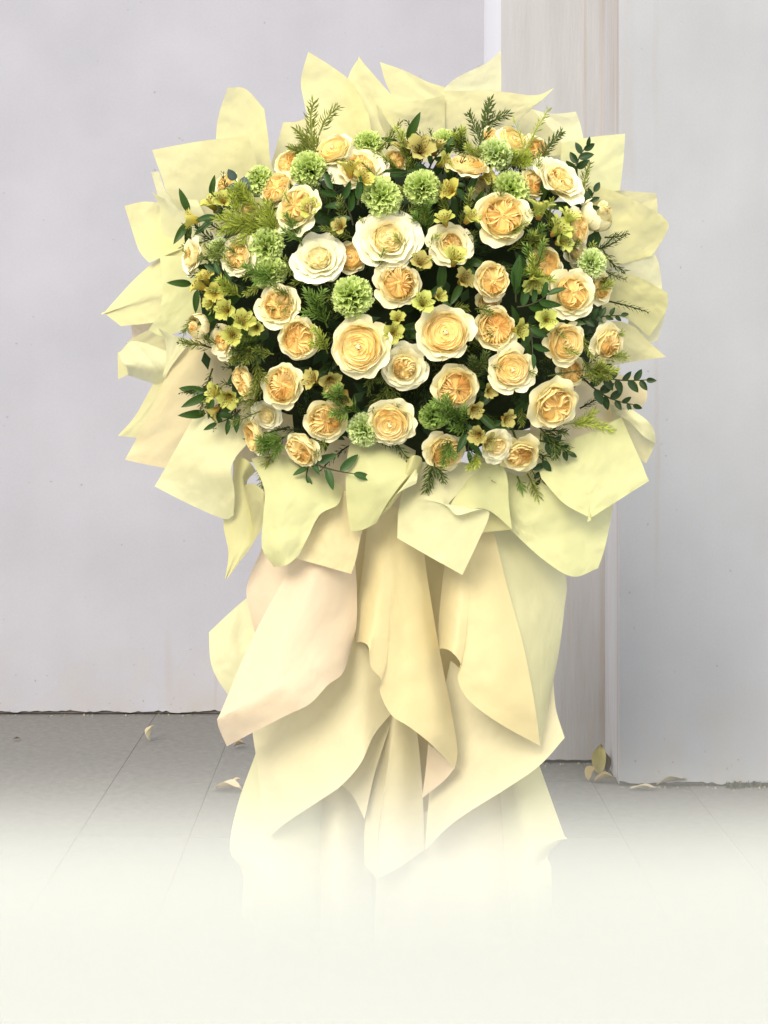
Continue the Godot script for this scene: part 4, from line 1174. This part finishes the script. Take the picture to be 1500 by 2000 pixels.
func sprigs() -> void:
	var olive := lin(0.25, 0.29, 0.055)
	var lime := lin(0.44, 0.51, 0.085)
	var dark := lin(0.10, 0.145, 0.035)
	var green := lin(0.19, 0.31, 0.06)
	# label, colour, base px py, tip px py, dz base cm, dz tip cm, needle length px, needles, side shoots
	var list := [
		["upright olive needle sprig in front of the top left paper peak", olive, 634, 330, 612, 200, 0, 1, 34, 62, 2],
		["short olive needle sprig pointing left above the small apricot rose", olive, 630, 322, 566, 288, 1, 2, 30, 40, 0],
		["dark upright needle sprig before the long pointed sheet at the top", dark, 930, 300, 956, 198, 0, 1, 34, 58, 2],
		["bushy dark sprig left of the tall dark one at the top right", dark, 925, 305, 890, 258, 0, 1, 32, 40, 1],
		["thin lime twig rising past the peach rose at the top right", lime, 1010, 330, 1072, 212, 1, 2, 26, 30, 1],
		["brownish needle sprig leaning right beside the loose drooping rose", dark, 1052, 330, 1098, 258, 1, 2, 28, 52, 0],
		["lime needle branch spreading left across the small cream bud", lime, 545, 455, 420, 425, 1, 2, 32, 64, 2],
		["lime needles hanging over the upper left carnation crossing", lime, 560, 440, 470, 372, 1, 2.5, 30, 46, 1],
		["soft green needles under the tall cupped rose at the left", green, 590, 480, 560, 420, 3, 4, 30, 40, 1],
		["green needles lying over the two yellow green carnations", green, 560, 545, 478, 520, 2, 3, 32, 44, 1],
		["feathery green tuft right below the right carnation twin", green, 835, 455, 818, 395, 0, 2, 30, 54, 2],
		["dark needles between the tall cupped rose and the carnation pair", dark, 640, 420, 640, 345, 0, 1, 30, 44, 1],
		["green needles right of the apricot mouthed rose", green, 640, 640, 600, 570, 1, 3, 32, 50, 2],
		["lime needles over the upper right of the broad butter apricot rose", lime, 640, 690, 612, 640, 1, 4.5, 26, 40, 1],
		["dark needles below the middle carnation", dark, 640, 640, 645, 560, 0, 1, 30, 44, 1],
		["olive needles hanging across the narrow turned rose at lower left", olive, 500, 700, 490, 770, 1, 3, 26, 40, 1],
		["green needle tuft left of the pointed cream rose", green, 700, 810, 640, 768, 1, 3, 34, 56, 2],
		["green needle tuft over the lower left half rose", green, 560, 850, 510, 880, 1, 3, 32, 52, 2],
		["long olive needle tail drooping over the curled sheet at lower left", olive, 540, 880, 512, 958, 2, 4, 28, 46, 1],
		["single needle tail hanging below the lowest left rose", olive, 592, 900, 596, 985, 2, 3, 26, 40, 0],
		["dark needle sprig hanging over the front square sheet, left of its centre", dark, 850, 890, 832, 960, 2, 5, 30, 46, 1],
		["green needles covering the half hidden cream rose at the bottom", green, 880, 850, 866, 905, 2, 5, 28, 44, 1],
		["green needles across the orange hearted rose, lower right of centre", green, 900, 830, 850, 785, 1, 4.5, 30, 50, 2],
		["olive needle tail hanging at the right bottom below the lowest roses", olive, 1030, 925, 1055, 1022, 2, 3, 26, 50, 0],
		["short green needle tuft at the bottom right under the lowest orange hearted rose", green, 1010, 930, 1018, 990, 1, 3, 26, 36, 0],
		["lime needle branch reaching right below the big golden hearted rose", lime, 1100, 830, 1195, 842, 1, 2, 30, 56, 1],
		["dark green needles beneath the big golden hearted rose", dark, 1050, 830, 1110, 880, 0, 2, 30, 50, 2],
		["lime needles right of the hidden orange rose at the right", lime, 1130, 740, 1205, 722, 1, 2, 28, 48, 1],
		["bare brown twig with few needles crossing the hidden orange rose", dark, 1070, 735, 1160, 722, 2, 3, 14, 14, 0],
		["dark needles right of the flat oval rose", dark, 915, 740, 950, 690, 1, 2, 26, 46, 1],
		["green needles over the left side of the apricot rose at right", green, 1070, 560, 1028, 480, 1, 3, 28, 48, 2],
		["lime needles on the apricot rose above the white petalled one", lime, 1060, 560, 1040, 498, 2, 4, 22, 34, 1],
		["soft green needles between the large deep apricot rose and the lime trumpets", green, 1035, 500, 1060, 440, 0, 2, 28, 44, 1],
		["olive needle sprig climbing the right rim beside the drooping rose", olive, 1140, 400, 1152, 318, 0, 1, 24, 40, 1],
		["dark needles in the gap below the apricot mouthed rose", dark, 520, 660, 465, 712, 0, 2, 30, 50, 2],
		["green needles low left of the yellow shaded rose", green, 500, 690, 470, 640, 0, 2, 28, 40, 1],
		["bright lime tuft left of the golden rose at the upper left", lime, 500, 400, 452, 372, 1, 2.5, 30, 56, 2],
		["bright lime feathery branch under the yellow speckled pair at the upper left", lime, 520, 440, 430, 452, 1.5, 3, 32, 60, 2],
		["lime needles between the small cream bud and the tall cupped rose", lime, 540, 460, 520, 398, 1.5, 3, 28, 46, 1],
		["lime tuft between the mustard trumpets and the cupped rose", lime, 470, 580, 430, 545, 1, 2.5, 28, 44, 1],
		["lime needles beside the golden ruffled rose, leaning up to the left", olive, 610, 310, 585, 262, 1, 2, 28, 42, 1],
		["lime tuft above the flat upturned rose at the top", lime, 890, 300, 905, 252, 0, 1.5, 28, 46, 1],
		["lime fringe right of the pale ragged carnation at the top", lime, 990, 330, 1030, 300, 0.5, 2, 28, 48, 2],
		["olive fringe behind the large deep apricot rose at its lower right", olive, 1020, 480, 1062, 468, 1, 2.5, 28, 48, 2],
		["lime fringe right of the tall dark lance leaf", lime, 1030, 560, 1080, 545, 1, 2.5, 26, 40, 1],
		["olive needles between the outermost rose and the larger dark leaved twig", olive, 1150, 720, 1190, 735, 1.5, 3, 26, 44, 1],
		["lime fringe under the bronze pair at the bottom", lime, 930, 880, 915, 915, 2, 4, 24, 34, 1],
		["olive needles between the ball bud's group and the narrow turned rose", olive, 500, 670, 452, 706, 1, 2.5, 28, 44, 1],
		["green needles between the dark green carnation and the tan trumpet", green, 920, 850, 885, 800, 0, 2, 28, 44, 2],
	]
	for e in list:
		var z0: float = dome(e[2], e[3]) + e[6] / 100.0
		var z1: float = dome(e[4], e[5]) + e[7] / 100.0
		var a := at(e[2], e[3], z0 - 0.02)
		var b := at(e[4], e[5], z1)
		var o := thing("needle_sprig", e[0], "foliage sprig", a, "needle sprigs in the arrangement")
		var r := RandomNumberGenerator.new()
		r.seed = int(e[2] * 7 + e[5] * 3)
		var st := Buf.new()
		var nd := Buf.new()
		var ln := met(e[8], z0)
		needle_spray(st, nd, Vector3.ZERO, b - a, ln, int(e[9] * 1.6), e[1], r)
		for k in int(e[10]):
			var t: float = 0.25 + 0.25 * k
			var p: Vector3 = (b - a) * t
			var d := (b - a).rotated(Vector3.BACK, (0.7 if k % 2 == 0 else -0.75) + r.randf_range(-0.15, 0.15)) * 0.5
			needle_spray(st, nd, p, p + d + Vector3(0, 0, 0.01), ln * 0.85, int(e[9] * 0.8), e[1], r)
		put("twig", st.mesh(), M.needle, o)
		put("needles", nd.mesh(), M.needle, o, "stuff")


func leaf_sprigs() -> void:
	var dk := lin(0.022, 0.048, 0.014)
	var gr := lin(0.032, 0.078, 0.016)
	var oval := leaf_shape(0.26, dk, dk * 1.3, 0.1)
	var lance := leaf_shape(0.17, gr, gr * 1.2, 0.15)
	var round_ := leaf_shape(0.36, lin(0.07, 0.10, 0.09), lin(0.08, 0.12, 0.11), 0.1)
	# label, leaf, base, tip, dz, leaf size px, leaves
	var list := [
		["dark oval leaved twig at the upper right rim above the drooping rose", oval, 1128, 350, 1146, 285, 0.5, 36, 7],
		["dark oval leaves beside the drooping rose at the right rim", oval, 1130, 425, 1160, 375, 0.0, 34, 6],
		["dark oval leaved twig pointing right on the tan pointed sheet", oval, 1120, 632, 1212, 616, 1.5, 28, 9],
		["larger dark leaved twig reaching right over the paper, below the outermost rose", oval, 1150, 730, 1262, 742, 1.0, 38, 9],
		["dark leaves hanging right of the big golden hearted rose", oval, 1140, 740, 1236, 790, 0.5, 36, 9],
		["dark leaved twig under the big golden hearted rose at the lower right", oval, 1050, 860, 1110, 885, 1.0, 30, 7],
		["drooping dark leaves right of the lowest orange hearted rose", oval, 1060, 890, 1052, 945, 1.5, 30, 7],
		["pair of large glossy leaves under the lowest left rose", lance, 600, 900, 690, 925, 3.0, 66, 4],
		["dark leaves drooping below the lowest left rose", lance, 610, 890, 598, 945, 2.5, 44, 4],
		["tall dark lance leaf between the cream rimmed rose and the lime trumpet", lance, 1008, 590, 1012, 510, 2.0, 78, 2],
		["spray of broad dark leaves left of the broad white petalled rose", lance, 1010, 600, 1070, 575, 2.5, 58, 6],
		["dark leaves under the lime starry trumpet at the right", lance, 1030, 630, 1040, 690, 1.5, 48, 4],
		["spray of dark lance leaves left of the dense round carnation", lance, 690, 440, 650, 370, 1.5, 60, 6],
		["upright leaf in front of the white rose with the trumpets", lance, 698, 400, 700, 345, 5.0, 50, 2],
		["glossy dark leaf pointing left beneath the top alstroemeria cluster", lance, 850, 340, 762, 338, 1.0, 60, 3],
		["dark leaves between the top cluster and the flat upturned rose", lance, 838, 330, 868, 290, 1.0, 44, 4],
		["dark oval leaf pair on the yellow paper below the far left trumpet", lance, 430, 420, 386, 452, 1.5, 46, 3],
		["blue grey eucalyptus leaves at the upper left, right of the faint hidden rose", round_, 490, 395, 460, 352, 1.0, 40, 4],
		["green leaves behind the mustard trumpets at the left", lance, 470, 560, 420, 530, 0.5, 44, 5],
		["dark leaves above the corner of the big square sheet at lower left", lance, 470, 800, 424, 826, 0.5, 48, 5],
		["dark leaves right of the lemon trumpet, above the large deep apricot rose", lance, 915, 400, 905, 350, 0.5, 46, 4],
		["dark leaves hanging between the bottom cream rose and the bronze trumpets", lance, 905, 820, 915, 880, 1.0, 50, 4],
	]
	for e in list:
		var z: float = dome(e[2], e[3]) + e[6] / 100.0
		var z1: float = dome(e[4], e[5]) + e[6] / 100.0 + 0.008
		var a := at(e[2], e[3], z - 0.015)
		var b := at(e[4], e[5], z1)
		var o := thing("leafy_twig", e[0], "leafy twig", a, "leafy twigs in the arrangement")
		var r := RandomNumberGenerator.new()
		r.seed = int(e[2] * 3 + e[3] * 11)
		var ax := b - a
		var st := Buf.new()
		var pts := []
		var bow := ax.cross(Vector3.BACK).normalized() * ax.length() * r.randf_range(-0.1, 0.1)
		for k in 6:
			pts.append(ax * k / 5.0 + bow * sin(PI * k / 5.0))
		st.tube(pts, 0.0018, 0.0009, lin(0.06, 0.06, 0.03), 5)
		put("twig", st.mesh(), M.needle, o)
		var ln := met(e[7], z)
		for k in int(e[8]):
			var t := 0.15 + 0.85 * float(k) / maxf(1.0, e[8] - 1)
			if e[8] <= 3: t = [0.3, 0.15, 0.6][k]
			var last := k == int(e[8]) - 1
			var turn := 0.0 if last or (e[8] <= 3 and k == 0) else (0.85 if k % 2 == 0 else -0.85) + r.randf_range(-0.25, 0.25)
			var g := atan2(ax.y, ax.x) + turn
			var l := put("leaf", e[1], M.leaf, o)
			var s := ln * r.randf_range(0.8, 1.1) * (1.0 - 0.35 * t)
			l.transform = Transform3D(Basis(Vector3.BACK, g) * Basis(Vector3.UP, r.randf_range(-0.5, 0.2)) * Basis(Vector3.RIGHT, r.randf_range(-0.6, 0.6)) * Basis.from_scale(Vector3.ONE * s), spline(pts, t))


# ------------------------------------------------------------------ litter at the wall's foot
func ground_at(px: float, py: float) -> Vector3:
	var d := EYE * F / (py - VY)
	return Vector3((px - VX) * d / F, 0.0, D - d)


func dry_leaf(label: String, px: float, py: float, size: float, turn: float, curl: float, stand_up: float, c: Color, half := 0.3) -> void:
	var q := Buf.new()
	var pts := PackedVector3Array()
	var cols := PackedColorArray()
	for i in 11:
		var t := i / 10.0
		var w := half * pow(sin(pow(t, 0.9) * PI), 0.7) + 0.005
		for j in 7:
			var u := -1.0 + j / 3.0
			pts.append(Vector3(t - 0.5, u * u * w * curl + 0.10 * sin(t * 3.3) * curl + 0.03 * sin(t * 9.0 + u * 4.0), u * w))
			cols.append(c * (0.85 + 0.2 * absf(u)) if t < 0.85 else c * 0.6)
	q.grid(pts, cols, 6, 10)
	var o := put("dry_leaf", q.mesh(), M.dry_leaf)
	tag(o, label, "dry leaf", "dry leaves on the paving")
	o.transform = Transform3D(Basis(Vector3.UP, turn) * Basis(Vector3.BACK, stand_up) * Basis.from_scale(Vector3.ONE * size), ground_at(px, py) + Vector3(0, 0.006 + sin(absf(stand_up)) * size * 0.45, 0))


func litter() -> void:
	dry_leaf("pale curled dry leaf standing on the paving near the left wall foot", 297, 1449, 0.045, 0.3, 1.0, 1.35, lin(0.55, 0.50, 0.34))
	dry_leaf("tiny brown leaf scrap at the far left on the paving", 33, 1447, 0.02, 0.4, 0.6, 0.0, lin(0.14, 0.10, 0.07))
	dry_leaf("small brown folded leaf beside the skirt's left edge", 468, 1463, 0.032, 0.1, 1.1, 0.25, lin(0.30, 0.23, 0.14))
	dry_leaf("large shrivelled tan leaf lying by the left lower tier of the skirt", 446, 1546, 0.075, -0.35, 0.7, 0.05, lin(0.58, 0.48, 0.32), 0.22)
	dry_leaf("thin tan leaf sliver across the large shrivelled leaf", 462, 1538, 0.045, 0.9, 1.0, 0.3, lin(0.60, 0.50, 0.33), 0.12)
	dry_leaf("yellow green leaf leaning upright in the pier corner", 1172, 1512, 0.075, 1.2, 0.5, 1.3, lin(0.46, 0.41, 0.16), 0.24)
	dry_leaf("tan curled leaf at the left of the corner pile", 1158, 1526, 0.045, 0.7, 1.0, 0.7, lin(0.50, 0.40, 0.20))
	dry_leaf("brown leaf lying flat in the corner pile", 1182, 1529, 0.055, 0.1, 0.8, 0.1, lin(0.48, 0.38, 0.20), 0.25)
	dry_leaf("dark brown leaf behind the upright one in the corner", 1180, 1508, 0.06, 1.9, 0.7, 1.0, lin(0.12, 0.08, 0.05), 0.2)
	dry_leaf("long flat tan leaf along the foot of the right wall", 1258, 1543, 0.07, 0.05, 0.35, 0.0, lin(0.55, 0.47, 0.32), 0.14)
	dry_leaf("wide crumpled tan leaf against the right wall foot", 1312, 1537, 0.075, -0.1, 0.6, 0.2, lin(0.50, 0.43, 0.32), 0.28)
	# crumbled plaster along the wall feet
	var r := RandomNumberGenerator.new()
	r.seed = 61
	var q := Buf.new()
	for k in 260:
		var side := r.randf()
		var x := r.randf_range(-1.3, 0.3)
		var zf := -1.965
		if side > 0.45:
			x = r.randf_range(0.62, 1.25)
			zf = -1.115
		elif side > 0.35:
			x = r.randf_range(0.35, 0.6)
			zf = -1.355
		var p := Vector3(x, 0.0, zf + absf(r.randfn(0.0, 0.012)))
		var s := r.randf_range(0.001, 0.0055)
		var c := lin(0.30, 0.27, 0.23) * r.randf_range(0.5, 1.3)
		var a := p + Vector3(s, 0, 0).rotated(Vector3.UP, r.randf() * TAU)
		var b := p + Vector3(s, 0, 0).rotated(Vector3.UP, r.randf() * TAU)
		var d := p + Vector3(-s, 0, s * 0.3)
		var t := p + Vector3(0, s * r.randf_range(0.6, 1.2), 0)
		q.tri(a, b, t, c)
		q.tri(b, d, t, c)
		q.tri(d, a, t, c)
	var o := put("plaster_crumbs", q.mesh(), M.moss)
	tag(o, "crumbs of grey plaster and dirt strewn along the wall feet", "plaster crumbs", "", "stuff")
	# moss tufts at the right wall foot
	for m in [["small dark moss tuft growing at the right wall foot", 1430, 1538, 60, 0.022], ["low brown moss ridge at the right edge of the wall foot", 1478, 1537, 70, 0.034]]:
		var b := Buf.new()
		for k in int(m[3]):
			var p := Vector3(r.randfn(0.0, m[4] * 0.55), 0.0, r.randfn(0.0, 0.005))
			var h := r.randf_range(0.004, 0.016)
			var d := Vector3(r.randf_range(-0.5, 0.5), 1, r.randf_range(-0.2, 0.5)).normalized() * h
			var w := Vector3(r.randf_range(-1, 1), 0.3, r.randf_range(-1, 1)).normalized() * 0.004
			var c := lin(0.085, 0.085, 0.06) * r.randf_range(0.6, 1.4)
			b.tri(p - w, p + w, p + d, c)
			b.tri(p + d * 0.4, p + d + w, p + d * 0.9 - w, c * 1.2)
		var mo := put("moss_tuft", b.mesh(), M.moss)
		tag(mo, m[0], "moss", "moss at the wall foot")
		mo.position = ground_at(m[1], m[2]) + Vector3(0, 0.0, 0.0)


# ------------------------------------------------------------------ low white mist in front of the stand
func mist() -> void:
	# thin layers, one above the other, that scatter the daylight: denser towards the ground, thinning out at every edge
	var m := mat("mist", lin(0.705, 0.725, 0.685), 1.0, 0.0, true)
	m.metallic_specular = 0.0
	m.transparency = BaseMaterial3D.TRANSPARENCY_ALPHA
	m.albedo_color.a = 0.29
	var q := Buf.new()
	var where := Vector3(0.05, 0.0, 1.0)
	var nx := 40
	var nz := 30
	var n := 15
	for k in n:
		var h := 0.452 - 0.0205 * (k - 1) if k > 0 else 0.50
		var thick := 0.02 + 0.322 * pow(smoothstep(0.0, 10.3, float(k)), 1.05)
		var a := minf(1.0, (1.0 - exp(-thick)) / 0.29)
		var pts := PackedVector3Array()
		var cols := PackedColorArray()
		for b in nz + 1:
			for c in nx + 1:
				var x := lerpf(-2.4, 2.4, float(c) / nx)
				var z := lerpf(0.375, 1.70, float(b) / nz)
				pts.append(Vector3(x, h + 0.008 * noise.get_noise_3d(x * 1.5, z * 1.5, h * 3.0), z) - where)
				var e := smoothstep(0.0, 0.35, 2.4 - absf(x)) * smoothstep(0.36, 0.66, z) * smoothstep(0.0, 0.15, 1.72 - z)
				cols.append(Color(1, 1, 1, a * e))
		q.grid(pts, cols, nx, nz)
	var o := put("ground_mist", q.mesh(), m)
	o.position = where
	tag(o, "bank of low white mist lying over the paving before the stand", "mist", "", "stuff")
